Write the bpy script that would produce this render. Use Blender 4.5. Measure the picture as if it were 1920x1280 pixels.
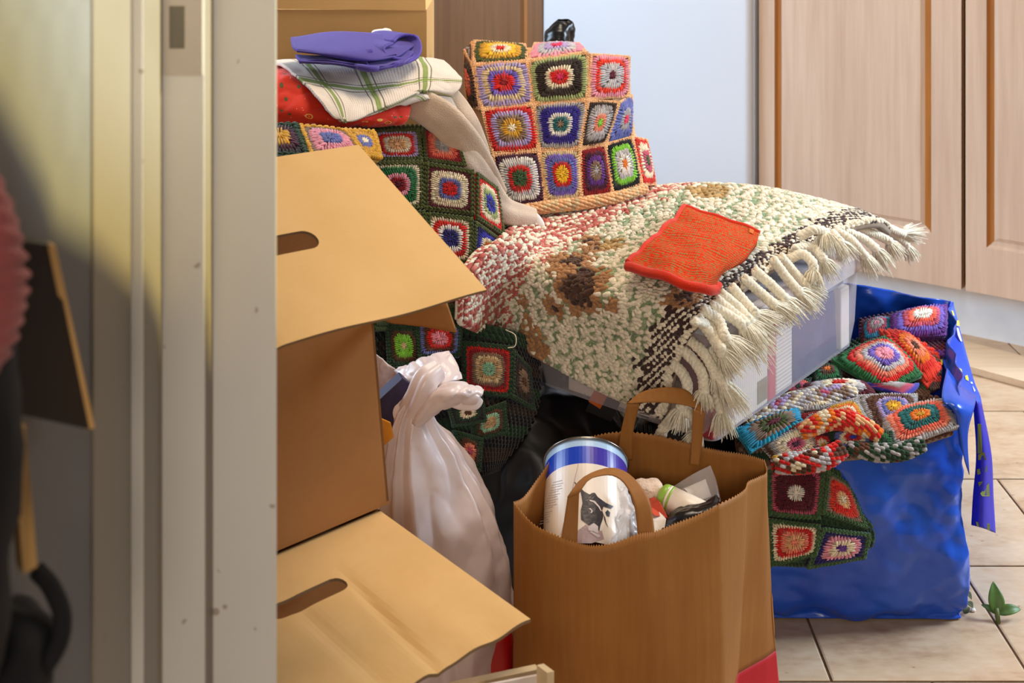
import bpy, bmesh, math, random
import numpy as np
from mathutils import Vector, Matrix

for o in list(bpy.data.objects):
    bpy.data.objects.remove(o, do_unlink=True)
scene = bpy.context.scene
COL = scene.collection

# ------------------------------------------------------------------ camera
FPX, CAMH, HOR = 2300.0, 1.40, -260.0       # focal length in px of 1920x1280, eye height, horizon row
cam_d = bpy.data.cameras.new('camera')
cam_d.lens = FPX / 1920.0 * 36.0
cam_d.sensor_width = 36.0
cam_d.shift_y = -(640.0 - HOR) / 1920.0      # level camera with a lens shift: verticals stay vertical
cam_d.clip_start = 0.05
cam_d.dof.use_dof = True
cam_d.dof.focus_distance = 2.1
cam_d.dof.aperture_fstop = 7.1
cam = bpy.data.objects.new('camera', cam_d)
cam.location = (0, 0, CAMH)
cam.rotation_euler = (math.pi / 2, 0, 0)
COL.objects.link(cam)
scene.camera = cam

# ------------------------------------------------------------------ light
world = bpy.data.worlds.new('room_light')
scene.world = world
world.use_nodes = True
world.node_tree.nodes['Background'].inputs[0].default_value = (1.0, 0.86, 0.74, 1)
world.node_tree.nodes['Background'].inputs[1].default_value = 0.17

def area(name, loc, target, sx, sy, power, col):
    d = bpy.data.lights.new(name, 'AREA')
    d.shape = 'RECTANGLE'; d.size = sx; d.size_y = sy; d.energy = power; d.color = col
    o = bpy.data.objects.new(name, d); COL.objects.link(o)
    o.location = loc
    o.rotation_euler = (Vector(target) - Vector(loc)).to_track_quat('-Z', 'Y').to_euler()
    return o
area('ceiling_lamp_light', (0.35, 2.45, 2.75), (0.3, 2.4, 0), 1.0, 1.0, 38, (1.0, 0.83, 0.64))
area('window_light', (-2.1, 3.2, 1.75), (0.7, 3.5, 0.6), 1.2, 1.3, 74, (0.62, 0.81, 1.0))
area('side_window_light', (3.3, 2.9, 1.8), (1.1, 2.9, 0.2), 1.2, 1.2, 46, (0.70, 0.85, 1.0)).data.spread = math.radians(70)
area('front_fill_light', (0.05, -2.6, 2.0), (0.0, 2.0, 0.8), 1.4, 1.2, 60, (1.0, 0.88, 0.74))  # added soft fill from behind the camera, brightens faces turned to it

def spot(name, loc, target, power, col, deg, blend, size):
    d = bpy.data.lights.new(name, 'SPOT')
    d.energy = power; d.color = col; d.spot_size = math.radians(deg); d.spot_blend = blend; d.shadow_soft_size = size
    o = bpy.data.objects.new(name, d); COL.objects.link(o)
    o.location = loc
    o.rotation_euler = (Vector(target) - Vector(loc)).to_track_quat('-Z', 'Y').to_euler()
    return o
spot('hall_sun_spot', (2.2, 1.35, 2.2), (-0.3, 0.85, 1.3), 560, (1.0, 0.84, 0.24), 26, 0.2, 0.0025)
spot('hall_daylight_spot', (2.2, 1.48, 2.42), (-0.3, 0.90, 1.4), 820, (0.62, 0.80, 1.0), 26, 0.3, 0.012)

scene.view_settings.view_transform = 'Standard'
scene.view_settings.look = 'None'
scene.view_settings.exposure = 0.0
scene.view_settings.gamma = 1.0
scene.view_settings.use_curve_mapping = False

# ------------------------------------------------------------------ helpers
def P(px, py, d):
    return np.array([(px - 960.0) * d / FPX, d, CAMH - (py - HOR) * d / FPX])
def PZ(px, py, z):
    return P(px, py, FPX * (CAMH - z) / (py - HOR))
def PV(px, py, pt, n):
    r = np.array([(px - 960.0) / FPX, 1.0, -(py - HOR) / FPX]); o = np.array([0, 0, CAMH])
    t = np.dot(np.asarray(pt) - o, n) / np.dot(r, n)
    return o + r * t
def lin(c):
    return tuple(((v / 255.0) / 12.92 if v / 255.0 <= 0.04045 else ((v / 255.0 + 0.055) / 1.055) ** 2.4) for v in c)
def nrm(v):
    v = np.asarray(v, float); return v / (np.linalg.norm(v) + 1e-12)

class Waves:
    """smooth pseudo noise as a sum of random plane waves"""
    def __init__(s, seed, freq, n=10):
        r = np.random.RandomState(seed)
        s.k = r.normal(size=(n, 3)); s.k /= np.linalg.norm(s.k, axis=1)[:, None]
        s.k *= freq * (0.5 + r.rand(n))[:, None] * 6.283
        s.p = r.rand(n) * 6.283; s.n = n
    def __call__(s, pts):
        pts = np.asarray(pts); return np.sin(pts @ s.k.T + s.p).sum(-1) / math.sqrt(s.n)
    def crumple(s, pts):
        x = (np.asarray(pts) @ s.k.T + s.p) / 6.283; t = np.abs(x - np.floor(x) - .5) * 4 - 1
        return t.sum(-1) / math.sqrt(s.n)
    def ridge(s, pts):
        return 1.0 - np.abs(s(pts))

class MB:
    def __init__(s):
        s.V = []; s.F = []; s.M = []; s.C = []; s.U = []; s.n = 0
    def add(s, v, f, col=(1, 1, 1), mat=0, uv=None):
        v = np.asarray(v, float).reshape(-1, 3)
        s.V.append(v)
        s.F += [tuple(int(i) + s.n for i in q) for q in f]
        s.M += [mat] * len(f)
        c = np.asarray(col, float)
        s.C.append(np.tile(c, (len(v), 1)) if c.ndim == 1 else c)
        s.U.append(np.zeros((len(v), 3)) if uv is None else np.asarray(uv, float))
        s.n += len(v)
    def box(s, lo, hi, mat=0, R=None, o=None):
        x0, y0, z0 = lo; x1, y1, z1 = hi
        v = np.array([[x0,y0,z0],[x1,y0,z0],[x1,y1,z0],[x0,y1,z0],[x0,y0,z1],[x1,y0,z1],[x1,y1,z1],[x0,y1,z1]], float)
        if R is not None: v = v @ np.asarray(R).T
        if o is not None: v = v + np.asarray(o)
        s.add(v, [(0,3,2,1),(4,5,6,7),(0,1,5,4),(1,2,6,5),(2,3,7,6),(3,0,4,7)], mat=mat)
    def tube(s, pts, rad, sides=8, col=(1,1,1), mat=0, caps=True, flat=1.0, up=None):
        pts = np.asarray(pts, float); n = len(pts)
        rad = np.ones(n) * rad if np.isscalar(rad) else np.asarray(rad)
        T = np.gradient(pts, axis=0); T /= np.linalg.norm(T, axis=1)[:, None] + 1e-12
        a = np.array([0, 0, 1.0]) if up is None else np.asarray(up, float)
        if abs(np.dot(a, T[0])) > 0.95: a = np.array([1.0, 0, 0])
        V = []
        for i in range(n):
            a = a - np.dot(a, T[i]) * T[i]; a = nrm(a); b = np.cross(T[i], a)
            for k in range(sides):
                t = 6.28318 * k / sides
                V.append(pts[i] + rad[i] * (math.cos(t) * a * flat + math.sin(t) * b))
        F = []
        for i in range(n - 1):
            for k in range(sides):
                k2 = (k + 1) % sides
                F.append((i*sides+k, i*sides+k2, (i+1)*sides+k2, (i+1)*sides+k))
        if caps:
            F.append(tuple(range(sides))[::-1]); F.append(tuple((n-1)*sides + k for k in range(sides)))
        s.add(V, F, col, mat)
    def grid(s, G, col=(1,1,1), mat=0, uv=None, th=0.0, matside=None, wrap=False, flip=False):
        """G (N,M,3) -> sheet, th>0 gives it thickness below its normal"""
        N, M = G.shape[:2]
        du = np.gradient(G, axis=1); dv = np.gradient(G, axis=0)
        if wrap:
            du = (np.roll(G, -1, 1) - np.roll(G, 1, 1)) * 0.5
        nn = np.cross(du, dv); nn /= np.linalg.norm(nn, axis=2)[..., None] + 1e-12
        if flip: nn = -nn
        if uv is None:
            b, a = np.meshgrid(np.linspace(0, 1, M), np.linspace(0, 1, N)); uv = np.stack([b, a, 0*a], -1)
        V = G.reshape(-1, 3); U = uv.reshape(-1, 3)
        MM = M if wrap else M - 1
        idx = lambda i, j: i * M + (j % M)
        F = []
        for i in range(N - 1):
            for j in range(MM):
                q = (idx(i,j), idx(i,j+1), idx(i+1,j+1), idx(i+1,j))
                F.append(q[::-1] if flip else q)
        colv = col if np.asarray(col).ndim == 1 else np.asarray(col).reshape(-1, 3)
        s.add(V, F, colv, mat, U)
        if th:
            B = (G - nn * th).reshape(-1, 3); off = N * M
            F2 = [tuple(i for i in q[::-1]) for q in F]
            s.add(B, F2, colv, mat if matside is None else matside, U)
            b0 = s.n - 2 * N * M
            side = []
            if not wrap:
                for i in range(N - 1):
                    for j, fl in ((0, False), (M - 1, True)):
                        q = (idx2(i,j,M), idx2(i+1,j,M), idx2(i+1,j,M)+off, idx2(i,j,M)+off)
                        side.append(q[::-1] if fl != flip else q)
            for j in range(MM):
                for i, fl in ((0, True), (N - 1, False)):
                    q = (idx(i,j), idx(i,j+1), idx(i,j+1)+off, idx(i,j)+off)
                    side.append(q[::-1] if fl != flip else q)
            s.F += [tuple(v + b0 for v in q) for q in side]
            s.M += [mat if matside is None else matside] * len(side)
    def build(s, name, mats, parent=None, smooth=False, loc=None):
        me = bpy.data.meshes.new(name)
        V = np.concatenate(s.V)
        base = np.array(root_loc(parent)) if parent is not None else (np.array(loc, float) if loc is not None else np.zeros(3))
        me.from_pydata((V - base).tolist(), [], s.F)
        mats = mats if isinstance(mats, (list, tuple)) else [mats]
        for m in mats: me.materials.append(m)
        me.polygons.foreach_set('material_index', np.array(s.M, dtype=np.int32))
        me.polygons.foreach_set('use_smooth', np.full(len(me.polygons), bool(smooth)))
        ca = me.color_attributes.new('yarn', 'FLOAT_COLOR', 'POINT')
        C = np.concatenate(s.C); C = np.concatenate([C, np.ones((len(C), 1))], 1)
        ca.data.foreach_set('color', C.astype(np.float32).ravel())
        ua = me.attributes.new('uvp', 'FLOAT_VECTOR', 'POINT')
        ua.data.foreach_set('vector', np.concatenate(s.U).astype(np.float32).ravel())
        me.update()
        o = bpy.data.objects.new(name, me); COL.objects.link(o)
        if parent is not None: o.parent = parent
        elif loc is not None: o.location = loc
        return o
def idx2(i, j, M): return i * M + j

def root_loc(o):
    while o.parent is not None: o = o.parent
    return o.location
def empty(name, loc):
    o = bpy.data.objects.new(name, None); COL.objects.link(o)
    o.location = [float(v) for v in loc]; o.empty_display_size = 0.05
    return o
def tag(o, label, cat, group=None):
    o['label'] = label; o['category'] = cat
    if group: o['group'] = group
    return o
def struct(o): o['kind'] = 'structure'; return o
def thing(name, loc, label, cat, group=None): return tag(empty(name, loc), label, cat, group)

def crw(n, t):
    """Catmull-Rom weights of n controls at parameters t in [0,n-1] -> (len(t), n)"""
    t = np.clip(np.asarray(t, float), 0, n - 1 - 1e-6); i = np.floor(t).astype(int); x = t - i
    W = np.zeros((len(t), n + 2))
    w = [-.5*x**3 + x**2 - .5*x, 1.5*x**3 - 2.5*x**2 + 1, -1.5*x**3 + 2*x**2 + .5*x, .5*x**3 - .5*x**2]
    r = np.arange(len(t))
    for k in range(4): W[r, i + k] += w[k]
    O = W[:, 1:-1].copy()           # phantom ends extrapolate linearly
    if n > 1:
        O[:, 0] += 2 * W[:, 0]; O[:, 1] -= W[:, 0]
        O[:, -1] += 2 * W[:, -1]; O[:, -2] -= W[:, -1]
    return O
def surf(ctrl, nu, nv):
    ctrl = np.asarray(ctrl, float); R, C = ctrl.shape[:2]
    Wv = crw(R, np.linspace(0, R - 1, nv)); Wu = crw(C, np.linspace(0, C - 1, nu))
    return np.einsum('ar,rck,bc->abk', Wv, ctrl, Wu)
def ev(ctrl, u, v):
    ctrl = np.asarray(ctrl, float); R, C = ctrl.shape[:2]
    return np.einsum('nr,rck,nc->nk', crw(R, v), ctrl, crw(C, u))
def curve(pts, n):
    pts = np.asarray(pts, float); return crw(len(pts), np.linspace(0, len(pts) - 1, n)) @ pts

# unit stitch template: a plump tapered bead, 6 x 4
def _bead(lon=6, lat=4):
    V = [(0, -1, 0)]; F = []
    for i in range(1, lat):
        a = -math.pi/2 + math.pi * i / lat
        w = math.cos(a) ** 0.7 * (1.0 + 0.18 * math.sin(a))
        for k in range(lon):
            t = 6.28318 * k / lon
            V.append((w * math.cos(t), math.sin(a), w * math.sin(t)))
    V.append((0, 1, 0)); L = len(V) - 1
    for k in range(lon):
        k2 = (k + 1) % lon
        F.append((0, 1 + k, 1 + k2)); F.append((L, 1 + (lat-2)*lon + k2, 1 + (lat-2)*lon + k))
        for i in range(lat - 2):
            a = 1 + i*lon
            F.append((a + k, a + lon + k, a + lon + k2)); F.append((a + k, a + lon + k2, a + k2))
    return np.array(V, float), np.array(F, int)
BV, BF = _bead()
def beads(mb, cen, X, Y, Z, cols):
    """stamp beads: Y long axis, X width, Z height (all scaled vectors (n,3))"""
    cen = np.asarray(cen); n = len(cen)
    if n == 0: return
    V = cen[:, None, :] + BV[None, :, 0:1]*X[:, None, :] + BV[None, :, 1:2]*Y[:, None, :] + BV[None, :, 2:3]*Z[:, None, :]
    F = (BF[None] + (np.arange(n) * len(BV))[:, None, None]).reshape(-1, 3)
    C = np.repeat(np.asarray(cols), len(BV), axis=0)
    mb.add(V.reshape(-1, 3), F.tolist(), C)

# ------------------------------------------------------------------ materials
def newmat(name):
    m = bpy.data.materials.new(name); m.use_nodes = True
    nt = m.node_tree; b = nt.nodes['Principled BSDF']
    return m, nt, b
def N(nt, t, **kw):
    n = nt.nodes.new(t)
    for k, v in kw.items():
        if k.startswith('i_'):
            key = k[2:]
            n.inputs[int(key) if key.isdigit() else key.replace('_', ' ')].default_value = v
        else: setattr(n, k, v)
    return n
def coords(nt, scale=(1, 1, 1), attr=None):
    if attr:
        c = N(nt, 'ShaderNodeAttribute', attribute_name=attr); out = c.outputs['Vector']
    else:
        c = N(nt, 'ShaderNodeTexCoord'); out = c.outputs['Object']
    mp = N(nt, 'ShaderNodeMapping'); mp.inputs['Scale'].default_value = scale
    nt.links.new(out, mp.inputs['Vector']); return mp.outputs['Vector']
def mixc(nt, fac, a, b, blend='MIX'):
    m = N(nt, 'ShaderNodeMix', data_type='RGBA', blend_type=blend)
    for s, v in ((0, fac), (6, a), (7, b)):
        if hasattr(v, 'node'): nt.links.new(v, m.inputs[s])
        else: m.inputs[s].default_value = v if s == 0 else ((*v, 1) if len(v) == 3 else v)
    return m.outputs[2]
def ramp(nt, fac, stops):
    r = N(nt, 'ShaderNodeValToRGB')
    el = r.color_ramp.elements
    while len(el) < len(stops): el.new(0.5)
    for e, (p, c) in zip(el, stops):
        e.position = p; e.color = (*c, 1) if len(c) == 3 else c
    nt.links.new(fac, r.inputs[0]); return r.outputs[0]
def math2(nt, op, a, b=None, clamp=False):
    m = N(nt, 'ShaderNodeMath', operation=op); m.use_clamp = clamp
    for i, v in enumerate((a, b)):
        if v is None: continue
        if hasattr(v, 'node'): nt.links.new(v, m.inputs[i])
        else: m.inputs[i].default_value = v
    return m.outputs[0]
def noise(nt, vec, scale, detail=3, rough=0.5):
    n = N(nt, 'ShaderNodeTexNoise', i_Scale=scale, i_Detail=detail, i_Roughness=rough)
    nt.links.new(vec, n.inputs['Vector']); return n.outputs['Fac']
def bump(nt, b, h, dist=0.001, strength=0.5):
    n = N(nt, 'ShaderNodeBump', i_Strength=strength, i_Distance=dist)
    nt.links.new(h, n.inputs['Height']); nt.links.new(n.outputs[0], b.inputs['Normal'])
def setb(b, **kw):
    for k, v in kw.items(): b.inputs[k.replace('_', ' ')].default_value = v

def plain(name, col, rough=0.6, var=0.12, scale=30, spec=0.4, metal=0.0, bumpd=0.0, stretch=(1,1,1), bscale=None, **kw):
    m, nt, b = newmat(name); c = lin(col)
    v = coords(nt, stretch); f = noise(nt, v, scale, 4)
    lo = tuple(x * (1 - var) for x in c); hi = tuple(min(1, x * (1 + var)) for x in c)
    nt.links.new(ramp(nt, f, [(0.3, lo), (0.7, hi)]), b.inputs['Base Color'])
    setb(b, Roughness=rough, Metallic=metal); b.inputs['Specular IOR Level'].default_value = spec
    if bumpd: bump(nt, b, noise(nt, v, bscale or scale * 4, 3), bumpd, 0.6)
    for k, x in kw.items(): b.inputs[k.replace('_', ' ')].default_value = x
    return m
def speckled(m_col, spots, name, rough=0.5, dens=40, thr=0.03):
    """painted surface with small stains of their own colour"""
    m, nt, b = newmat(name); c = lin(m_col)
    v = coords(nt)
    base = ramp(nt, noise(nt, v, 4, 4), [(0.3, tuple(x*0.93 for x in c)), (0.7, c)])
    vo = N(nt, 'ShaderNodeTexVoronoi', i_Scale=dens); nt.links.new(v, vo.inputs['Vector'])
    gate = math2(nt, 'GREATER_THAN', noise(nt, v, dens * 0.37, 1), 0.60)
    dot = math2(nt, 'LESS_THAN', vo.outputs['Distance'], thr * 4)
    nt.links.new(mixc(nt, math2(nt, 'MULTIPLY', math2(nt, 'MULTIPLY', gate, dot), 0.55), base, lin(spots)), b.inputs['Base Color'])
    setb(b, Roughness=rough); return m
def wood(name, c1, c2, axis='z', rough=0.4, scale=14, glaze=None):
    m, nt, b = newmat(name)
    st = {'x': (0.06, 1, 1), 'y': (1, 0.06, 1), 'z': (1, 1, 0.05)}[axis]
    v = coords(nt, st)
    f = noise(nt, v, scale * 5, 5, 0.6); g = noise(nt, v, scale, 2)
    h = math2(nt, 'ADD', math2(nt, 'MULTIPLY', f, 0.6), math2(nt, 'MULTIPLY', g, 0.4))
    nt.links.new(ramp(nt, h, [(0.35, lin(c1)), (0.65, lin(c2))]), b.inputs['Base Color'])
    setb(b, Roughness=rough); bump(nt, b, f, 0.0003, 0.25); return m
def cardboard(name, c1, c2, axis=(1, 1, 1)):
    m, nt, b = newmat(name); v = coords(nt)
    f = noise(nt, v, 9, 4); g = noise(nt, coords(nt, (1, 1, 25)), 60, 3)
    h = math2(nt, 'ADD', math2(nt, 'MULTIPLY', f, 0.75), math2(nt, 'MULTIPLY', g, 0.25))
    nt.links.new(ramp(nt, h, [(0.3, lin(c1)), (0.7, lin(c2))]), b.inputs['Base Color'])
    setb(b, Roughness=0.8); b.inputs['Specular IOR Level'].default_value = 0.2
    bump(nt, b, f, 0.002, 0.35); return m
def yarn_mat(name, rough=0.95, twist=900):
    m, nt, b = newmat(name)
    a = N(nt, 'ShaderNodeAttribute', attribute_name='yarn')
    v = coords(nt); f = noise(nt, v, 260, 3)
    nt.links.new(mixc(nt, 1.0, a.outputs['Color'], ramp(nt, f, [(0.25, (0.72, 0.72, 0.72)), (0.7, (1.08, 1.08, 1.08))]), 'MULTIPLY'), b.inputs['Base Color'])
    setb(b, Roughness=rough); b.inputs['Specular IOR Level'].default_value = 0.15
    b.inputs['Sheen Weight'].default_value = 0.25
    bump(nt, b, noise(nt, v, twist, 2), 0.0012, 0.7); return m
def fabric(name, col, rough=0.9, weave=700, var=0.1, bumpd=0.0006):
    m, nt, b = newmat(name); c = lin(col); v = coords(nt)
    w = N(nt, 'ShaderNodeTexVoronoi', i_Scale=weave); nt.links.new(v, w.inputs['Vector'])
    nt.links.new(ramp(nt, noise(nt, v, 25, 4), [(0.3, tuple(x*(1-var) for x in c)), (0.7, tuple(min(1, x*(1+var)) for x in c))]), b.inputs['Base Color'])
    setb(b, Roughness=rough); b.inputs['Specular IOR Level'].default_value = 0.2; b.inputs['Sheen Weight'].default_value = 0.2
    bump(nt, b, w.outputs['Distance'], bumpd, 0.7); return m
def plastic_clear(name, col, alpha, rough=0.2):
    m, nt, b = newmat(name)
    v = coords(nt); f = noise(nt, v, 22, 3)
    b.inputs['Base Color'].default_value = (*lin(col), 1)
    nt.links.new(math2(nt, 'ADD', math2(nt, 'MULTIPLY', f, 0.12), alpha - 0.06), b.inputs['Alpha'])
    setb(b, Roughness=rough); return m

M = {}
M['yarn'] = yarn_mat('yarn_wool')
M['cotton'] = yarn_mat('yarn_cotton', 0.9, 700)
M['card'] = cardboard('cardboard_light', (220, 176, 114), (230, 188, 128))
M['card_shaded'] = cardboard('cardboard_shaded', (148, 98, 52), (164, 112, 64))  # darker copy of the cardboard: the panels' shade is put into the colour
M['card_edge'] = plain('cardboard_cut_edge', (120, 92, 62), 0.9)
# ================================================================== the setting
def wallpaper_mat():
    m, nt, b = newmat('wallpaper_relief')
    v = coords(nt); c = lin((116, 113, 110))
    sep = N(nt, 'ShaderNodeSeparateXYZ'); nt.links.new(v, sep.inputs[0])
    y, z = sep.outputs[1], sep.outputs[2]
    # concentric diamonds pressed into the paper
    def tri(s, per):
        return math2(nt, 'ABSOLUTE', math2(nt, 'SUBTRACT', math2(nt, 'FRACT', math2(nt, 'MULTIPLY', s, 1.0 / per)), 0.5))
    dsum = math2(nt, 'ADD', math2(nt, 'MULTIPLY', tri(y, 0.05), 0.05), math2(nt, 'MULTIPLY', tri(z, 0.10), 0.05))
    w = math2(nt, 'SINE', math2(nt, 'MULTIPLY', dsum, 2600.0))
    grain = noise(nt, v, 420, 2)
    h = math2(nt, 'ADD', math2(nt, 'MULTIPLY', w, 0.5), grain)
    nt.links.new(ramp(nt, noise(nt, v, 6, 3), [(0.3, tuple(x * 0.9 for x in c)), (0.7, c)]), b.inputs['Base Color'])
    setb(b, Roughness=0.75); bump(nt, b, h, 0.0006, 0.8); return m
M['wallpaper'] = wallpaper_mat()
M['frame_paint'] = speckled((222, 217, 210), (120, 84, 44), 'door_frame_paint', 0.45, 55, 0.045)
M['shaded_jamb_paint'] = speckled((130, 119, 103), (120, 90, 50), 'shaded_jamb_paint', 0.4, 40, 0.04)  # frame paint darkened: shade of the right-facing sides is in the colour
M['strike'] = plain('painted_strike_plate', (196, 184, 172), 0.4, 0.05)
M['strike_hole'] = plain('strike_recess', (120, 112, 98), 0.8, 0.1)
M['white_wall'] = plain('white_wall', (226, 228, 232), 0.7, 0.03, 6, bumpd=0.0004)
def tile_mat():
    m, nt, b = newmat('stone_tile'); v = coords(nt, (1, 2.2, 1))
    oi = N(nt, 'ShaderNodeObjectInfo')
    off = N(nt, 'ShaderNodeVectorMath', operation='ADD'); nt.links.new(v, off.inputs[0])
    sc = N(nt, 'ShaderNodeVectorMath', operation='SCALE'); sc.inputs[0].default_value = (7, 5, 3); nt.links.new(oi.outputs['Random'], sc.inputs['Scale'])
    nt.links.new(sc.outputs[0], off.inputs[1]); v = off.outputs[0]
    f = noise(nt, v, 5, 6, 0.6); g = noise(nt, v, 38, 4)
    h = math2(nt, 'ADD', math2(nt, 'MULTIPLY', f, 0.7), math2(nt, 'MULTIPLY', g, 0.3))
    c = ramp(nt, h, [(0.3, lin((164, 128, 98))), (0.5, lin((194, 166, 136))), (0.7, lin((208, 186, 160)))])
    vo = N(nt, 'ShaderNodeTexVoronoi', i_Scale=26); nt.links.new(v, vo.inputs['Vector'])
    dirt = math2(nt, 'MULTIPLY', math2(nt, 'LESS_THAN', vo.outputs['Distance'], 0.09), math2(nt, 'GREATER_THAN', noise(nt, v, 9, 1), 0.56))
    nt.links.new(mixc(nt, math2(nt, 'MULTIPLY', dirt, 0.6), c, lin((110, 80, 60))), b.inputs['Base Color'])
    setb(b, Roughness=0.42); bump(nt, b, h, 0.0008, 0.4); return m
M['tile'] = tile_mat()
M['grout'] = plain('tile_grout', (120, 96, 74), 0.95, 0.25, 60)

mb = MB(); mb.box((-2.2, 0.0, -0.06), (3.6, 5.6, -0.004))
floor = struct(mb.build('floor', M['grout']))
def tile_mesh(w, l, h=0.004, c=0.003):
    t = MB(); a, b_ = w / 2, l / 2
    lo = [(-a,-b_,-.003),(a,-b_,-.003),(a,b_,-.003),(-a,b_,-.003)]
    md = [(-a,-b_,h*.4-.004+.0015),(a,-b_,h*.4-.004+.0015),(a,b_,h*.4-.004+.0015),(-a,b_,h*.4-.004+.0015)]
    a -= c; b_ -= c
    hi = [(-a,-b_,0),(a,-b_,0),(a,b_,0),(-a,b_,0)]
    f = [(8,9,10,11)] + [(i,(i+1)%4,4+(i+1)%4,4+i) for i in range(4)] + [(4+i,4+(i+1)%4,8+(i+1)%4,8+i) for i in range(4)]
    t.add(lo + md + hi, f); return t
TP = 0.3435
tile0 = None
row_off = {0: 0.89, 1: 1.10, 2: 0.96, 3: 0.83, 4: 1.10, 5: 0.93}
for r in range(-5, 7):
    d0 = 2.096 + r * TP
    off = row_off.get(r, 0.89 + 0.17 * (r % 2))
    for k in range(-5, 4):
        cx, cy = off + (k + 0.5) * TP, d0 + TP / 2
        if abs(cx) > cy * 0.46 + 0.35: continue
        if tile0 is None:
            tile0 = tile_mesh(TP - 0.005, TP - 0.005).build('floor_tile', M['tile'], floor); t = tile0
        else:
            t = tile0.copy(); COL.objects.link(t); t.parent = floor
        t.location = (cx, cy, 0)

# ---- hall wall and door frame on the left
XW = -0.30
def dx(px, X): return -X * FPX / (960 - px)
d170, d242 = dx(170, XW), dx(242, XW)
mb = MB(); mb.box((XW - 0.10, 0.02, 0), (XW, d170, 2.6))
wl = struct(mb.build('wall_left', M['wallpaper']))
door = struct(empty('door_1', (XW, d242, 0)))
def post(name, plan, z0, z1, mat, parent, reveal=None):
    t = MB(); n = len(plan)
    v = [(x, y, z0) for x, y in plan] + [(x, y, z1) for x, y in plan]
    f = [tuple(range(n))[::-1], tuple(range(n, 2*n))] + [(i, (i+1) % n, n + (i+1) % n, n + i) for i in range(n)]
    t.add(v, f)
    if reveal is not None: t.M[2 + reveal] = 1  # reveal side takes the shade-darkened paint
    o = t.build(name, [mat, M['shaded_jamb_paint']], parent)
    bv = o.modifiers.new('bevel', 'BEVEL'); bv.width = 0.0018; bv.segments = 2; bv.limit_method = 'ANGLE'
    return o
post('jamb', [(XW + .002, d170), (XW + .002, d242), (XW - .1, d242), (XW - .1, d170)], 0, 2.3, M['shaded_jamb_paint'], door)
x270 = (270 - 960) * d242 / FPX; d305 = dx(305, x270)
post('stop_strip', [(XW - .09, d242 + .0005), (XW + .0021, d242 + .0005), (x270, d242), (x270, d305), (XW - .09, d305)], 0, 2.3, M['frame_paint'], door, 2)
x385 = (385 - 960) * d305 / FPX; d400 = dx(400, x385)
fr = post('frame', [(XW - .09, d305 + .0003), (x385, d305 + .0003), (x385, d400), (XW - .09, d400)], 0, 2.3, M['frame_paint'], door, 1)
x520 = (520 - 960) * d400 / FPX
post('casing', [(XW - .09, d400 + .0003), (x520, d400 + .0003), (x520 - .03, d400 + .05), (XW - .09, d400 + .05)], 0, 2.3, M['frame_paint'], door)
# strike plate let into the frame face, seen at the top
def on_face(px, py, d): return P(px, py, d)
t = MB()
zt, zb = P(0, -140, d305)[2], P(0, 141, d305)[2]
xa, xb = P(307, 0, d305)[0], P(380, 0, d305)[0]
hx0, hx1 = P(318, 0, d305)[0], P(347, 0, d305)[0]; hz0, hz1 = P(0, 91, d305)[2], P(0, 11, d305)[2]
yf = d305 - .0012
# plate as a frame around its slot
for (a0, a1, b0, b1) in ((xa, hx0, zb, zt), (hx1, xb, zb, zt), (hx0, hx1, zb, hz0), (hx0, hx1, hz1, zt)):
    t.box((a0, yf, b0), (a1, d305 + .0006, b1))
sp = t.build('strike_plate', M['strike'], fr)
t = MB(); t.box((hx0, d305 - .0002, hz0), (hx1, d305 + .0004, hz1)); t.build('strike_recess', M['strike_hole'], fr)
# added unseen boards by both spots, cut to shade the lower left wall
def shade_board(name, lamp, pts, XB, drop):
    lamp = np.array(lamp); edge = []
    for (px, py, X) in pts:
        w = P(px, py, dx(px, X)); s = (XB - w[0]) / (lamp[0] - w[0]); q = w + s * (lamp - w); edge.append((q[1], q[2]))
    poly = edge + [(edge[-1][0] + .015, edge[-1][1] - .015), (edge[-1][0] + .015, edge[-1][1] - drop), (edge[0][0] - .015, edge[-1][1] - drop), (edge[0][0] - .015, edge[0][1])]
    t = MB(); n = len(poly)
    t.add([(XB, a, b) for a, b in poly] + [(XB + .012, a, b) for a, b in poly],
          [tuple(range(n))[::-1], tuple(range(n, 2*n))] + [(i, (i+1) % n, n + (i+1) % n, n + i) for i in range(n)])
    return struct(t.build(name, M['white_wall']))
shade_board('shadow_board_1', (2.2, 1.35, 2.2), [(-260,-160,XW), (0,185,XW), (22,225,XW), (78,330,XW), (105,412,XW), (170,455,XW), (242,530,XW), (300,588,x270), (395,672,x385)], 1.85, .22)
shade_board('shadow_board_2', (2.2, 1.48, 2.42), [(-260,-460,XW), (0,-60,XW), (85,90,XW), (112,215,XW), (170,255,XW), (242,330,XW), (300,352,x270), (395,380,x385)], 1.85, .14)

# ---- kitchen run, turned about 33 degrees to the picture
KO = np.array([0.778, 3.93, 0.0]); KX = np.array([.836, -.549, 0.]); KX /= np.linalg.norm(KX); KY = np.array([-KX[1] * -1, 0, 0])
KY = np.array([KX[1], -KX[0], 0.0])          # outwards, towards the viewer
KR = np.stack([KX, KY, [0, 0, 1]], 1)
def kpt(s, o, z): return KO + KX * s + KY * o + np.array([0, 0, z])
M['door_wood'] = wood('limed_wood', (206, 178, 158), (226, 202, 184), 'z', 0.42, 10)
M['groove'] = wood('groove_orange', (150, 92, 36), (182, 118, 52), 'z', 0.45, 12)  # orange-brown, on the upright groove faces only
M['door_side'] = wood('carcass_wood', (150, 108, 72), (176, 130, 92), 'z', 0.5, 12)
M['shaded_brown_wood'] = wood('shaded_cabinet_wood', (112, 72, 36), (136, 92, 52), 'z', 0.5, 10)  # brown wood darkened: the cupboard's shade is put into its colour
M['fridge'] = plain('fridge_enamel', (222, 230, 244), 0.32, 0.01, 3, 0.5)
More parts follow.
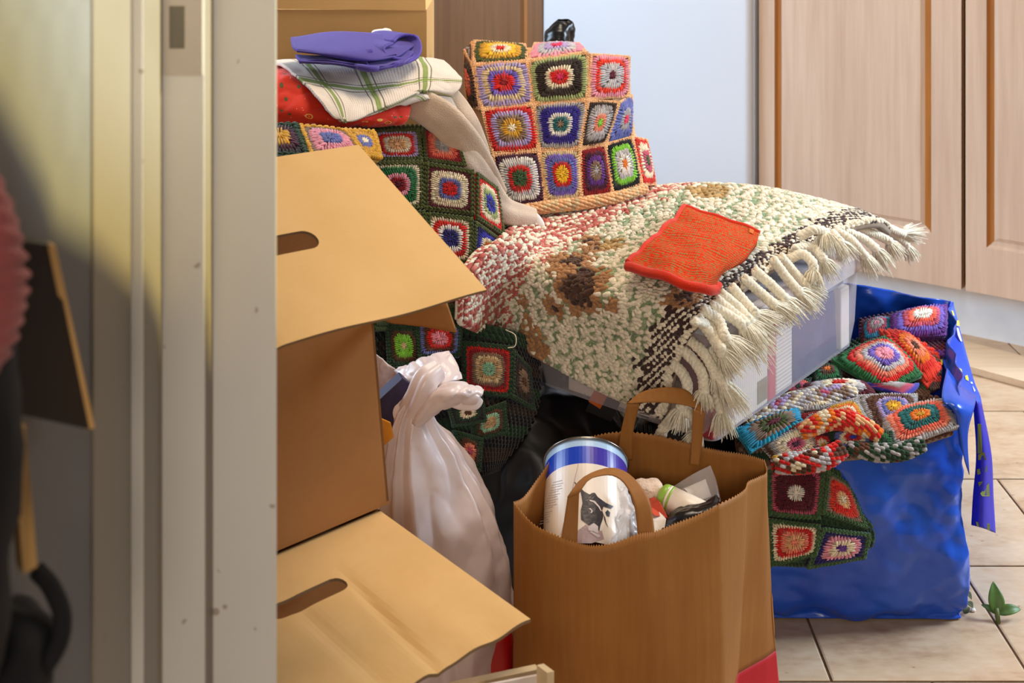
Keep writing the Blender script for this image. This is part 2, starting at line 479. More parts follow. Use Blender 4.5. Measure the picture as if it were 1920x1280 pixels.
M['plinth'] = plain('plinth_white', (232, 238, 246), 0.55, 0.05, 14)
mb = MB(); mb.box((-3.2, -0.72, 0), (3.2, -0.62, 2.6), R=KR, o=KO)
struct(mb.build('wall_back', M['white_wall']))

def panel_door(parent, s0, s1, z0, z1, ml, mr, zp, wood_m, groove_m, arch=0.0):
    """slab with a routed ring: frame, sloping orange-brown groove, raised field"""
    t = MB(); th = 0.02
    nseg = 12
    def ring(off, dep):
        a0, a1, b0, b1 = s0 + ml + off, s1 - mr - off, zp + off, z1 - 0.07 - off
        pts = []
        for i in range(nseg + 1):
            x = a0 + (a1 - a0) * i / nseg
            pts.append((x, dep, b0 + arch * (1 - (2 * i / nseg - 1) ** 2)))
        pts += [(a1, dep, b1), (a0, dep, b1)]
        return [kpt(*p) for p in pts]
    outer = []
    for i in range(nseg + 1): outer.append(kpt(s0 + (s1 - s0) * i / nseg, 0, z0))
    outer += [kpt(s1, 0, z1), kpt(s0, 0, z1)]
    back = []
    for i in range(nseg + 1): back.append(kpt(s0 + (s1 - s0) * i / nseg, -th, z0))
    back += [kpt(s1, -th, z1), kpt(s0, -th, z1)]
    rings = [back, outer, ring(0, 0), ring(.007, -.009), ring(.020, -.009), ring(.032, -.001)]
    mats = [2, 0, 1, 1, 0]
    k = nseg + 3
    for r_ in range(5):
        for i in range(k):
            a_, b_ = rings[r_], rings[r_ + 1]
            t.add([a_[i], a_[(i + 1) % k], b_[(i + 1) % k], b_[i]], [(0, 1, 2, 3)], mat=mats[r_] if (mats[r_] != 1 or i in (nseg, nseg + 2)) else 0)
    t.add(rings[5], [tuple(range(k))], mat=0)
    t.add(back, [tuple(range(k))[::-1]], mat=2)
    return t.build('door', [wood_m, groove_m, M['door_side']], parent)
def cabinet(s0, s1, label, ml, mr, zp, arch, wood_m, z0=0.15, z1=2.1, name='kitchen_cabinet'):
    root = thing(name, kpt((s0 + s1) / 2, 0, 0), label, 'cabinet')
    t = MB(); t.box((s0, -0.60, 0.15), (s1, -0.021, z1), R=KR, o=KO)
    t.build('body', M['door_side'], root)
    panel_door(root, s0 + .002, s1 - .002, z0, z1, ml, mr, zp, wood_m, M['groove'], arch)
    return root
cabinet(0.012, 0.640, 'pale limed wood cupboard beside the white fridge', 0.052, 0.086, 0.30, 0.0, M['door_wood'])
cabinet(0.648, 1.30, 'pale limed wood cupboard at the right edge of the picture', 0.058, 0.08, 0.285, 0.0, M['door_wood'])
cabinet(-1.55, -0.80, 'brown wooden tall cupboard left of the white fridge', 0.05, 0.062, 0.3, 0.0, M['shaded_brown_wood'])
mb = MB(); mb.box((0.012, -0.075, 0.0), (1.6, -0.06, 0.149), R=KR, o=KO)
tag(mb.build('plinth_board', M['plinth'], loc=kpt(.8, -.07, 0)), 'white kick board running under the pale cupboards', 'plinth')
fr_root = thing('fridge', kpt(-.39, -.3, 0), 'tall plain white fridge behind the crocheted blankets', 'fridge')
mb = MB(); mb.box((-0.772, -0.60, 0.03), (0.0, 0.0, 1.98), R=KR, o=KO); bo = mb.build('body', M['fridge'], fr_root)
mb = MB(); mb.box((-0.772, 0.003, 0.06), (0.0, 0.05, 1.97), R=KR, o=KO); fd = mb.build('door', M['fridge'], fr_root)
bv = fd.modifiers.new('bevel', 'BEVEL'); bv.width = 0.016; bv.segments = 4
for s_ in (-.7, -.07):
    for o_ in (-.5, -.06):
        mb = MB(); mb.box((s_ - .02, o_ - .02, 0), (s_ + .02, o_ + .02, .03), R=KR, o=KO); mb.build('foot', M['door_side'], fr_root)

# loose plank on the floor in front of the plinth
M['pine'] = wood('bare_pine', (206, 178, 146), (222, 198, 168), 'x', 0.6, 10)
q = [PZ(1806, 637, .02), PZ(2010, 690, .02), PZ(2010, 738, .02), PZ(1806, 683, .02)]
mb = MB(); v = [np.array([p[0], p[1], .001]) for p in q] + [np.array([p[0], p[1], .019]) for p in q]
mb.add(v, [(0,1,2,3),(7,6,5,4),(0,4,5,1),(1,5,6,2),(2,6,7,3),(3,7,4,0)])
o = mb.build('wood_plank', M['pine'], loc=(float(q[3][0]), float(q[3][1]), 0))
tag(o, 'bare pine plank lying on the tiles by the white kick board', 'plank')
# ================================================================== cardboard boxes
def slab(mb, fn, faces, nv, th_vec, mat=0, matedge=1):
    """fn: (nv,3) top points; th_vec thickness vector"""
    used = sorted({i for f in faces for i in f}); mp = {v: k for k, v in enumerate(used)}
    T = fn[used]; n = len(used)
    F = [tuple(mp[i] for i in f) for f in faces]
    cnt = {}
    for f in F:
        for a, b in zip(f, f[1:] + f[:1]): cnt[(a, b)] = 1
    mb.add(np.concatenate([T, T + th_vec]), F + [tuple(i + n for i in f[::-1]) for f in F], mat=mat)
    base = mb.n - 2 * n
    side = [(a, a + n, b + n, b) for (a, b) in cnt if (b, a) not in cnt]
    mb.F += [tuple(i + base for i in q) for q in side]; mb.M += [matedge] * len(side)
def flap_mesh(O, ea, eb, W, L, slot=None, th=0.004, na=64, nb=48, warp=None):
    """flat board from hinge O: ea along hinge, eb outwards; slot=(a,b,half_len,half_wid) stadium hole"""
    A, B = np.meshgrid(np.linspace(0, W, na), np.linspace(0, L, nb)); A = A.copy(); B = B.copy()
    faces = []; drop = set(); ins = lambda a, b: False
    if slot:
        sa, sb, hl, hw = slot
        def sd(a, b):
            qa = max(abs(a - sa) - (hl - hw), 0.0); return math.hypot(qa, b - sb) - hw
    hole = set()
    for i in range(nb - 1):
        for j in range(na - 1):
            a = (A[i, j] + A[i+1, j+1]) / 2; b = (B[i, j] + B[i+1, j+1]) / 2
            q = (i*na+j, i*na+j+1, (i+1)*na+j+1, (i+1)*na+j)
            if slot and sd(a, b) < 0: hole |= set(q); continue
            faces.append(q)
    if slot:
        used = {v for f in faces for v in f}
        for v in hole & used:
            i, j = divmod(v, na); a, b = A[i, j], B[i, j]
            ca = np.clip(a, sa - (hl - hw), sa + (hl - hw)); da, db = a - ca, b - sb
            L_ = math.hypot(da, db) + 1e-9
            A[i, j] = ca + da / L_ * hw; B[i, j] = sb + db / L_ * hw
    nn = nrm(np.cross(ea, eb))
    if nn[2] < 0: nn = -nn
    pts = O + A[..., None] * ea + B[..., None] * eb
    if warp is not None: pts = pts + warp(A, B)[..., None] * nn
    if np.dot(np.cross(ea, eb), nn) < 0: faces = [f[::-1] for f in faces]
    mb = MB(); slab(mb, pts.reshape(-1, 3), faces, na * nb, -nn * th)
    return mb
def wall_board(mb, a, b, c, d, inward, th=0.004):
    """quad a,b,c,d thickened by inward vector"""
    q = np.array([a, b, c, d], float); i = nrm(inward) * th
    v = np.concatenate([q, q + i]); mb.add(v, [(0,1,2,3),(7,6,5,4),(0,4,5,1),(1,5,6,2),(2,6,7,3),(3,7,4,0)])
E1 = nrm([-.75, -.66, 0]); E2 = nrm([.66, -.75, 0])
def open_box(root, corner_b, corner_t, w, dpt, mat, drop=0.0):
    """corner_b/corner_t: right front corner at bottom/top; width along E1, depth along -E2"""
    cb, ct = np.asarray(corner_b), np.asarray(corner_t)
    e1, bk = E1 * w, -E2 * dpt; dz = np.array([0, 0, -drop])
    mb = MB(); wall_board(mb, cb, ct, ct + e1, cb + e1, -E2); mb.build('front_panel', mat, root)
    mb = MB(); wall_board(mb, cb + bk, ct + bk + dz, ct, cb, E1); mb.build('side_panel', mat, root)
    mb = MB(); wall_board(mb, cb + e1, ct + e1, ct + e1 + bk + dz, cb + e1 + bk, -E1); mb.build('side_panel', mat, root)
    mb = MB(); wall_board(mb, cb + e1 + bk, ct + e1 + bk + dz, ct + bk + dz, cb + bk, E2); mb.build('back_panel', mat, root)
    mb = MB(); wall_board(mb, cb, cb + e1, cb + e1 + bk, cb + bk, (0, 0, 1)); mb.build('bottom_panel', mat, root)
CW = [M['card'], M['card_edge']]
# lower box -----------------------------------------------------------------
LB = np.array([-.181, 1.70, 0.0]); LT = np.array([-.181, 1.70, .500])
low = thing('cardboard_box', (LB + E1 * .2 - E2 * .17), 'lower cardboard box of the stack, its slotted flap opened out over the floor', 'cardboard box', 'cardboard boxes stacked by the door frame')
open_box(low, LB, LT, .42, .34, M['card_shaded'])
wv = Waves(3, 9)
def warp_low(A, B):
    crease = -0.004 * np.exp(-((A - 0.11 - 0.10 * B) / .008) ** 2) - 0.003 * np.exp(-((A - 0.20) / .012) ** 2)
    edge = 0.0015 * np.sin(A * 90) * (B / .3) ** 6
    return crease * (B > .06) * np.clip((B - .06) / .1, 0, 1) + edge - 0.012 * (B / .3) ** 2 * 0
O = LT + np.array([0, 0, .001]) + E1 * .002; eb = nrm(E2 + np.array([0, 0, -.02]))
def slot_at(O, ea, eb, px, py, hl, hw, nn=None):
    p = PV(px, py, O, np.cross(ea, eb)) - O
    a, b = np.dot(p, ea), np.dot(p, eb); return (a + hl, b, hl, hw)
fl = flap_mesh(O, E1, eb, .42, .31, slot_at(O, E1, eb, 648, 1088, .055, .0150), warp=warp_low)
fl.build('flap', CW, low)
# upper box -----------------------------------------------------------------
UB = np.array([-.171, 1.706, .507]); UT = np.array([-.218, 1.745, .993])
up = thing('cardboard_box', UB + E1 * .2 - E2 * .15, 'upper cardboard box of the stack, its slotted flap folded down to the viewer', 'cardboard box', 'cardboard boxes stacked by the door frame')
open_box(up, UB, UT, .36, .30, M['card_shaded'], .13)
ea = nrm(E1 + np.array([0, 0, .03])); Bp = P(912, 545, 1.543); Op = UT + np.array([0, 0, .004])
eb = nrm(Bp - Op); L = np.linalg.norm(Bp - Op)
def warp_up(A, B): return 0.002 * np.sin(A * 30 + 1) * (B / .3) ** 2 - 0.002 * np.exp(-((A - .30) / .006) ** 2)
fl = flap_mesh(Op, ea, eb, .37, L, slot_at(Op, ea, eb, 592, 452, .055, .0165), warp=warp_up)
fl.build('flap', CW, up)
# side flap peeping out underneath
mb = MB(); q = [P(690, 588, 1.735), P(838, 566, 1.70), P(857, 622, 1.69), P(738, 602, 1.73)]
ctrl = np.array([[q[0], (q[0]+q[1])/2, q[1]], [q[3], (q[3]+q[2])/2 + np.array([0, .004, 0]), q[2]]])
mb.grid(surf(ctrl, 12, 6), th=.004); mb.build('side_flap', M['card_shaded'], up, smooth=True)
# large upright box at the back -----------------------------------------------
bk = thing('cardboard_box', P(640, 700, 2.62) * np.array([1, 1, 0]), 'large upright cardboard box behind the folded purple cloth', 'cardboard box')
d0 = 2.62
xr, xl = P(800, 0, d0)[0], P(440, 0, d0)[0]
zc = P(0, 18, d0)[2]
mb = MB(); mb.box((xl, d0, .02), (xr, d0 + .25, zc)); mb.build('body', M['card'], bk)
mb = MB()
G = surf(np.array([[[xl, d0 - .001, zc + .002], [(xl + xr) / 2, d0 - .004, zc + .001], [xr - .002, d0 - .001, zc - .002]],
                   [[xl, d0 + .012, zc + .12], [(xl + xr) / 2, d0 + .010, zc + .12], [xr - .006, d0 + .014, zc + .12]]]), 10, 6)
mb.grid(G, th=.004); mb.build('flap', M['card'], bk)
# ================================================================== crochet
YC = {k: np.array(lin(v)) for k, v in dict(
    red=(214, 34, 26), scarlet=(228, 58, 34), dred=(150, 22, 30), maroon=(96, 16, 36), plum=(74, 26, 52), rose=(196, 84, 110), pink=(232, 150, 168),
    hot=(226, 50, 96), peach=(238, 184, 132), salmon=(236, 140, 112), coral=(238, 104, 80), cream=(240, 224, 192), white=(238, 230, 220), grey=(170, 164, 164),
    lgrey=(196, 190, 192), lilac=(176, 156, 200), blue=(104, 112, 178), navy=(44, 38, 110), royal=(60, 62, 176), cobalt=(50, 34, 140), purple=(104, 48, 140), violet=(120, 96, 190),
    green=(40, 110, 60), dgreen=(34, 62, 38), olive=(74, 82, 34), moss=(62, 92, 50), lime=(136, 206, 64), sage=(168, 180, 120), mint=(150, 200, 168), teal=(30, 104, 104), cyan=(30, 150, 186),
    yellow=(246, 196, 40), gold=(214, 158, 42), mustard=(190, 140, 50), orange=(232, 122, 30), brown=(92, 54, 34), dbrown=(56, 40, 32), tan=(196, 160, 116), taupe=(140, 112, 92), black=(30, 28, 34), sand=(222, 196, 150)).items()}
RS = np.random.RandomState(11)
def cell_fn(c, bulge):
    c = [np.asarray(p, float) for p in c]
    n = nrm(np.cross(c[1] - c[0], c[3] - c[0]) + np.cross(c[1] - c[2], c[3] - c[2]) * -1)
    ctr = sum(c) / 4
    if np.dot(n, np.array([0, 0, CAMH]) - ctr) < 0: n = -n
    size = 0.25 * sum(np.linalg.norm(c[i] - c[(i+1) % 4]) for i in range(4))
    def f(a, b):
        a = np.asarray(a, float); b = np.asarray(b, float)
        aa, bb = a[..., None], b[..., None]
        p = c[0]*(1-aa)*(1-bb) + c[1]*aa*(1-bb) + c[2]*aa*bb + c[3]*(1-aa)*bb
        return p + n * (bulge * size * 16 * (aa*(1-aa)*bb*(1-bb)))
    return f, n, size
def frames(f, a, b, da, db, n):
    """surface point and unit-ish tangent along (da,db)"""
    e = 1e-3
    p = f(a, b); t = (f(a + da*e, b + db*e) - p) / e
    return p, t
def granny(parent, corners, cols, bulge=0.05, thick=1.0, border=None, bmb=None, bw=0.07, pile=1.0, flat=0.0):
    cs = [P(*q) if len(q) == 3 else np.asarray(q) for q in corners]
    f, n0, size = cell_fn(cs, bulge)
    mb = MB(); nr = len(cols); R = 1.0 - 2 * bw
    jit = lambda k: np.clip(1 + 0.10 * RS.randn(k, 1) + 0.03 * RS.randn(k, 3), .6, 1.35)
    # backing sheet in the rounds' colours, darkened as shade between the stitches
    m = 13; A, B = np.meshgrid(np.linspace(0, 1, m), np.linspace(0, 1, m))
    rr = np.maximum(np.abs(A - .5), np.abs(B - .5)) * 2 / R
    ki = np.clip((rr * nr).astype(int), 0, nr - 1)
    CB = np.stack([YC[cols[k]] for k in ki.ravel()]).reshape(m, m, 3) * 0.8
    G = f(A, B); s0 = 0.035 * size
    G = G - n0 * s0 * 0.4
    fl = np.dot(np.cross(G[0, 1] - G[0, 0], G[1, 0] - G[0, 0]), n0) < 0
    mb.grid(G, CB, th=0.006 * thick, flip=fl)
    for k in range(nr):
        r0 = R * (k + 0.5) / nr
        cnt = 8 if k == 0 else int(12 * k + 8)
        p_ = 2.0 + 5.0 * k / max(1, nr - 1)
        t = (np.arange(cnt) + 0.5 * (k % 2)) / cnt * 6.28318
        # even spacing along the rounded square
        tt = np.linspace(0, 6.28318, 400); rad = 1 / (np.abs(np.cos(tt))**p_ + np.abs(np.sin(tt))**p_) ** (1/p_)
        xy = np.stack([rad*np.cos(tt), rad*np.sin(tt)], 1); L = np.concatenate([[0], np.cumsum(np.linalg.norm(np.diff(xy, axis=0), axis=1))])
        s = t / 6.28318 * L[-1] ; s = s + RS.randn(cnt) * 0.06 * L[-1] / cnt
        x = np.interp(s, L, xy[:, 0]); y = np.interp(s, L, xy[:, 1])
        wid = 0.5 * r0 * L[-1] / cnt * 0.5 * (1.1 if k == 0 else 0.95)
        hl = 0.5 * (R / nr) * 0.5 * (1.35 if k == 0 else 1.75)
        a, b = .5 + .5*r0*x, .5 + .5*r0*y
        # local directions: radial and tangential
        rx, ry = x / np.maximum(np.abs(x), np.abs(y)), y / np.maximum(np.abs(x), np.abs(y))
        if k > 0:   # on the straight sides stitches stand square to the side
            side = np.abs(x) > np.abs(y)
            w = 0.65
            rx2 = np.where(side, np.sign(x), 0); ry2 = np.where(side, 0, np.sign(y))
            rx, ry = rx*(1-w) + rx2*w, ry*(1-w) + ry2*w
        rl = np.hypot(rx, ry); rx, ry = rx/rl, ry/rl
        p, tr = frames(f, a, b, rx, ry, n0); _, tg = frames(f, a, b, -ry, rx, n0)
        nn = np.cross(tr, tg); nn /= np.linalg.norm(nn, axis=1)[:, None]
        nn *= np.sign(nn @ n0)[:, None]
        h = size * 0.038 * pile * (1 - 0.12 * k / nr)
        lj = hl * (1 + .16 * RS.randn(cnt))[:, None]
        Y = tr * lj + nn * (RS.randn(cnt, 1) * h * .2); X = tg * wid
        c = p + nn * (h * (0.35 + 0.25 * RS.rand(cnt, 1)))
        beads(mb, c, X, Y, nn * h, YC[cols[k]] * jit(cnt))
    o = mb.build('granny_square', M['yarn'], parent, smooth=True)
    if border is not None and bmb is not None:
        edge = [((0,0),(1,0)), ((1,0),(1,1)), ((1,1),(0,1)), ((0,1),(0,0))]
        for (e0, e1) in edge:
            L = np.linalg.norm(f(np.array(e1[0]*1.), np.array(e1[1]*1.)) - f(np.array(e0[0]*1.), np.array(e0[1]*1.)))
            sf = min(1.0, max(.45, size / .095)) * bw / .055; cnt = max(5, int(L / (0.0072 * sf))); t = (np.arange(cnt) + .5) / cnt
            for row, inset in ((0, 0.012), (1, 0.06)):
                ins = inset * bw / 0.07
                a = e0[0] + (e1[0]-e0[0])*t; b = e0[1] + (e1[1]-e0[1])*t
                ia, ib = (e1[1]-e0[1])*-1, (e1[0]-e0[0]); a = np.clip(a + ia*ins, 0.004, .996); b = np.clip(b + ib*ins, .004, .996)
                da, db = e1[0]-e0[0], e1[1]-e0[1]
                p, te = frames(f, a, b, da, db, n0); te /= np.linalg.norm(te, axis=1)[:, None]
                pr = np.cross(n0[None], te)
                sg = (1 if row == 0 else -1) * 0.55
                d = te + pr * sg; d /= np.linalg.norm(d, axis=1)[:, None]; w = np.cross(n0[None], d)
                hl = 0.0052 * sf; ww = 0.0026 * sf; hh = 0.0034 * sf
                beads(bmb, p + n0 * (hh * (0.6 + .4*RS.rand(cnt, 1))), w*ww, d*hl, np.tile(n0*hh, (cnt, 1)), YC[border] * jit(cnt))
    return o
def blanket_border(bmb, parent):
    if bmb.n: bmb.build('border_stitches', M['yarn'], parent, smooth=True)
def lump(mb, ctr, rad, seed=0, amp=0.06, freq=6, nu=40, nv=24, flatb=None, sq=0.8, col=(1,1,1)):
    """soft rounded mass, a squarish ellipsoid with a flattened base"""
    u = np.linspace(0, 6.28318, nu, endpoint=False); v = np.linspace(-1.5708, 1.5708, nv)
    U, Vv = np.meshgrid(u, v)
    sp = lambda x, e: np.sign(x) * np.abs(x) ** e
    X = sp(np.cos(Vv), sq) * sp(np.cos(U), sq); Y = sp(np.cos(Vv), sq) * sp(np.sin(U), sq); Z = sp(np.sin(Vv), sq)
    D = np.stack([X, Y, Z], -1)
    w = Waves(seed, freq); w2 = Waves(seed + 1, freq * 2.3)
    Q = np.asarray(ctr) + D * np.asarray(rad)
    g = w(Q) * 0.6 + w2.ridge(Q) * 0.4
    Q = Q + D * (g * amp)[..., None]
    if flatb is not None: Q[..., 2] = np.maximum(Q[..., 2], flatb)
    mb.grid(Q, col, wrap=True)

def stitched(mb, ctrl, cols, step=0.009, flipn=False):
    """rows of plain stitches covering a control surface; cols: list of colour names, one per stripe"""
    ctrl = np.asarray(ctrl, float)
    lu = np.linalg.norm(np.diff(ctrl, axis=1), axis=2).sum(1).mean(); lv = np.linalg.norm(np.diff(ctrl, axis=0), axis=2).sum(0).mean()
    nu, nv = max(3, int(lu / step)), max(3, int(lv / (step * .8)))
    U, V_ = np.meshgrid((np.arange(nu) + .5) / nu, (np.arange(nv) + .5) / nv); U = U + (np.arange(nv) % 2)[:, None] * .5 / nu
    u, v = np.clip(U.ravel(), 0, 1), V_.ravel(); R, C = ctrl.shape[:2]; e = 1e-3
    S = lambda a, b: ev(ctrl, a * (C - 1), b * (R - 1))
    p = S(u, v); tu = S(np.clip(u + e, 0, 1), v) - S(np.clip(u - e, 0, 1), v); tv = S(u, np.clip(v + e, 0, 1)) - S(u, np.clip(v - e, 0, 1))
    tu /= np.linalg.norm(tu, axis=1)[:, None] + 1e-12; tv /= np.linalg.norm(tv, axis=1)[:, None] + 1e-12
    n = np.cross(tu, tv); n /= np.linalg.norm(n, axis=1)[:, None] + 1e-12
    view = np.array([0, 0, CAMH]) - p; n *= np.sign((n * view).sum(1))[:, None]
    k = (v * len(cols) * 3).astype(int) % len(cols); c = np.stack([YC[cols[i]] for i in k]) * np.clip(1 + .12 * RS.randn(len(u), 1), .6, 1.3)
    beads(mb, p + n * .002, tu * step * .42, tv * step * .62 + tu * step * .15, n * step * .45, c)
# ---- peach-edged blanket, folded and propped on the rug -------------------
pe = thing('crocheted_blanket', PZ(1080, 372, .69), 'folded granny square blanket with peach edging propped against the fridge', 'blanket')
D4, D3, D2, D1, D0 = 2.50, 2.55, 2.60, 2.66, 2.74
bmb = MB()
PEACH = [
 # row 0, folded over the top
 ([(888,77,2.75),(985,84,2.76),(990,115,2.67),(887,122,2.66)], ['red','cream','yellow','gold','olive']),
 ([(1002,82,2.78),(1086,82,2.78),(1100,99,2.68),(990,115,2.67)], ['hot','lilac','lgrey','pink']),
 # row 1
 ([(887,123,2.66),(990,115,2.66),(999,196,2.60),(902,206,2.58)], ['dred','red','violet','sand','lilac']),
 ([(990,115,2.66),(1104,98,2.67),(1102,188,2.61),(999,196,2.60)], ['hot','red','cream','dbrown','dbrown','sage']),
 ([(1106,101,2.67),(1180,106,2.73),(1178,182,2.68),(1102,188,2.61)], ['maroon','lgrey','lgrey','scarlet','pink']),
 # row 2
 ([(902,206,2.58),(999,196,2.60),(1010,282,2.55),(922,290,2.53)], ['cream','gold','taupe','lilac','red']),
 ([(999,196,2.60),(1102,188,2.61),(1087,279,2.56),(1010,282,2.55)], ['taupe','teal','white','cobalt','cobalt','grey']),
 ([(1102,188,2.61),(1161,190,2.64),(1134,270,2.59),(1087,279,2.56)], ['lime','salmon','lgrey','grey','dbrown']),
 ([(1161,190,2.64),(1184,178,2.72),(1184,258,2.67),(1134,270,2.59)], ['hot','grey','blue','blue']),
 # row 3
 ([(922,290,2.53),(1010,282,2.55),(1024,381,2.505),(937,393,2.49)], ['moss','moss','red','lgrey','white','plum']),
 ([(1010,282,2.55),(1087,279,2.56),(1090,373,2.52),(1024,381,2.505)], ['yellow','yellow','red','blue','violet','sand']),
 ([(1087,279,2.56),(1134,270,2.59),(1148,365,2.54),(1090,373,2.52)], ['grey','taupe','purple','plum','dred']),
 ([(1134,270,2.59),(1184,256,2.63),(1203,348,2.58),(1148,365,2.54)], ['orange','white','lgrey','lime','black']),
 ([(1184,256,2.63),(1212,262,2.68),(1229,346,2.66),(1203,348,2.58)], ['moss','rose','cream','red']),
 # left side, turning away
 ([(872,92,2.72),(887,123,2.66),(902,206,2.58),(880,200,2.66)], ['salmon','coral','dbrown','brown']),
 ([(868,100,2.78),(886,78,2.75),(887,122,2.66),(872,95,2.74)], ['rose','grey','brown']),
]
for c, cols in PEACH: granny(pe, c, cols, 0.09, border='peach', bmb=bmb, bw=.040)
blanket_border(bmb, pe)
mb = MB()   # folded layers inside the bundle
rows = [[(872,100,2.80),(950,92,2.84),(1040,90,2.86),(1110,104,2.84),(1172,118,2.82)],
        [(878,200,2.74),(960,190,2.84),(1050,180,2.88),(1120,180,2.86),(1180,190,2.78)],
        [(915,290,2.62),(990,280,2.76),(1060,276,2.82),(1130,270,2.80),(1190,262,2.72)],
        [(938,388,2.52),(1020,379,2.60),(1090,371,2.66),(1150,362,2.68),(1222,346,2.68)]]
back = np.array([[P(*q) for q in r] for r in rows])
front = np.array([[P(q[0] + (4 if i == 0 else (-6 if i == 4 else 0)), q[1], q[2]) for i, q in enumerate(r)] for r in
   [[(880,96,2.75),(960,90,2.76),(1040,90,2.77),(1100,104,2.72),(1176,116,2.75)],
    [(890,196,2.63),(960,190,2.63),(1050,185,2.64),(1115,184,2.66),(1178,186,2.72)],
    [(922,288,2.56),(990,280,2.575),(1060,277,2.585),(1130,268,2.62),(1188,258,2.67)],
    [(938,388,2.50),(1020,379,2.53),(1090,371,2.55),(1150,362,2.575),(1222,346,2.65)]]])
ring = np.concatenate([front, back[:, ::-1]], 1)
G = np.stack([curve(np.vstack([ring[i], ring[i, :1]]), 40)[:-1] for i in range(4)]); G = np.einsum('ar,rck->ack', crw(4, np.linspace(0, 3, 14)), G)
mb.grid(G, tuple(YC['peach']), wrap=True)
mb.add(G[-1], [tuple(range(G.shape[1]))], tuple(YC['peach'])); mb.add(G[0], [tuple(range(G.shape[1]))[::-1]], tuple(YC['peach']))
mb.build('folded_layers', M['yarn'], pe, smooth=True)
# fold peeking out below
bmb = MB(); granny(pe, [(1120,385,2.555),(1200,352,2.60),(1198,374,2.585),(1130,392,2.55)], ['dgreen','red','scarlet','black'], 0.02)

# ---- green-edged blanket on the left pile ----------------------------------
ge = thing('crocheted_blanket', P(800, 520, 2.35), 'granny square blanket with dark green edging under the red fabric', 'blanket')
bmb = MB()
GREEN = [
 ([(690,246,2.24),(786,242,2.26),(792,299,2.24),(706,300,2.21)], ['peach','peach','cream','red','lilac']),
 ([(792,238,2.27),(850,240,2.29),(874,312,2.25),(796,301,2.24)], ['lgrey','grey','salmon','coral','dred']),
 ([(690,304,2.19),(792,302,2.23),(793,390,2.20),(700,392,2.16)], ['maroon','dred','pink','green','green','cream']),
 ([(797,304,2.23),(888,320,2.245),(888,403,2.22),(795,393,2.20)], ['red','red','blue','cream','cream','maroon']),
 ([(892,323,2.245),(930,352,2.30),(944,444,2.27),(892,410,2.22)], ['navy','royal','sage','cream','red']),
 ([(800,398,2.20),(886,409,2.215),(884,494,2.19),(800,490,2.16)], ['navy','navy','white','red','cream']),
 ([(890,414,2.215),(942,452,2.25),(938,508,2.23),(884,500,2.19)], ['orange','orange','cream','royal','navy']),
 ([(700,396,2.16),(796,396,2.19),(796,490,2.16),(710,488,2.12)], ['dred','white','green','cream']),
 ([(804,496,2.16),(884,504,2.19),(880,575,2.18),(806,572,2.15)], ['red','cream','blue','maroon']),
 ([(600,246,2.10),(688,246,2.21),(702,300,2.18),(612,300,2.06)], ['blue','blue','pink','rose','gold']),
 ([(940,400,2.42),(1000,400,2.44),(1005,452,2.40),(945,452,2.36)], ['plum','rose','taupe','dbrown']),
]
for c, cols in GREEN: granny(ge, c, cols, 0.05, border='olive', bmb=bmb, bw=.06)
blanket_border(bmb, ge)
mb = MB()
rows = [[(600,240,2.14),(690,238,2.28),(800,236,2.31),(870,246,2.42),(915,290,2.58)],
        [(600,300,2.12),(700,300,2.22),(796,302,2.265),(890,322,2.30),(940,370,2.54)],
        [(640,392,2.12),(700,392,2.19),(796,394,2.235),(890,408,2.265),(955,450,2.46)],
        [(690,490,2.10),(730,492,2.16),(800,494,2.20),(885,504,2.225),(955,510,2.36)],
        [(700,620,2.10),(740,620,2.16),(806,620,2.19),(884,625,2.21),(960,600,2.34)]]
mb.grid(surf(np.array([[P(*q) for q in r] for r in rows]), 40, 40), tuple(YC['olive']), th=0.02, flip=True)
stitched(mb, [[P(*q) for q in r] for r in rows], ['olive','dgreen','moss'])
mb.build('backing', M['yarn'], ge, smooth=True)
# crochet stuffed into the open top of the upper box
bx = thing('crocheted_blanket', P(560, 330, 1.86), 'granny square blanket stuffed into the upper cardboard box', 'blanket')
bmb = MB()
granny(bx, [(470,238,1.94),(556,236,1.96),(580,300,1.83),(480,300,1.80)], ['gold','gold','plum','black'], 0.08, border='dgreen', bmb=bmb)
granny(bx, [(556,238,1.96),(650,248,1.98),(690,300,1.86),(580,302,1.83)], ['blue','blue','pink','pink','taupe'], 0.08, border='gold', bmb=bmb)
granny(bx, [(640,246,2.0),(700,250,2.05),(712,300,1.95),(668,296,1.87)], ['cream','blue','gold','gold'], 0.06, border='gold', bmb=bmb)
blanket_border(bmb, bx)

# ---- dark blanket hanging low behind the white bag ------------------------
dk = thing('crocheted_blanket', P(880, 880, 2.2), 'dark granny square blanket hanging behind the knotted white bag', 'blanket')
bmb = MB()
DARK = [
 ([(866,640,2.17),(962,650,2.20),(958,744,2.17),(866,736,2.13)], ['mint','mint','tan','sand','taupe','dred','red']),
 ([(722,610,2.14),(782,612,2.15),(792,690,2.11),(728,690,2.09)], ['sand','lime','lime','brown','dgreen']),
 ([(780,598,2.16),(866,612,2.17),(862,668,2.13),(784,672,2.11)], ['pink','pink','red','brown','blue']),
 ([(820,700,2.11),(866,700,2.12),(880,760,2.09),(826,760,2.08)], ['rose','dgreen','taupe','black']),
 ([(838,762,2.08),(905,745,2.10),(912,790,2.09),(850,800,2.06)], ['brown','cream','dgreen','black']),
 ([(885,775,2.09),(948,752,2.13),(950,812,2.11),(885,828,2.08)], ['tan','tan','mint','brown','dgreen']),
 ([(850,806,2.06),(905,822,2.08),(900,884,2.06),(862,872,2.04)], ['rose','salmon','brown','dgreen']),
 ([(960,655,2.21),(992,690,2.24),(1000,770,2.22),(958,745,2.17)], ['brown','taupe','dbrown','black']),
]
for c, cols in DARK: granny(dk, c, cols, 0.06, border='dgreen', bmb=bmb, bw=.06)
blanket_border(bmb, dk)
mb = MB()
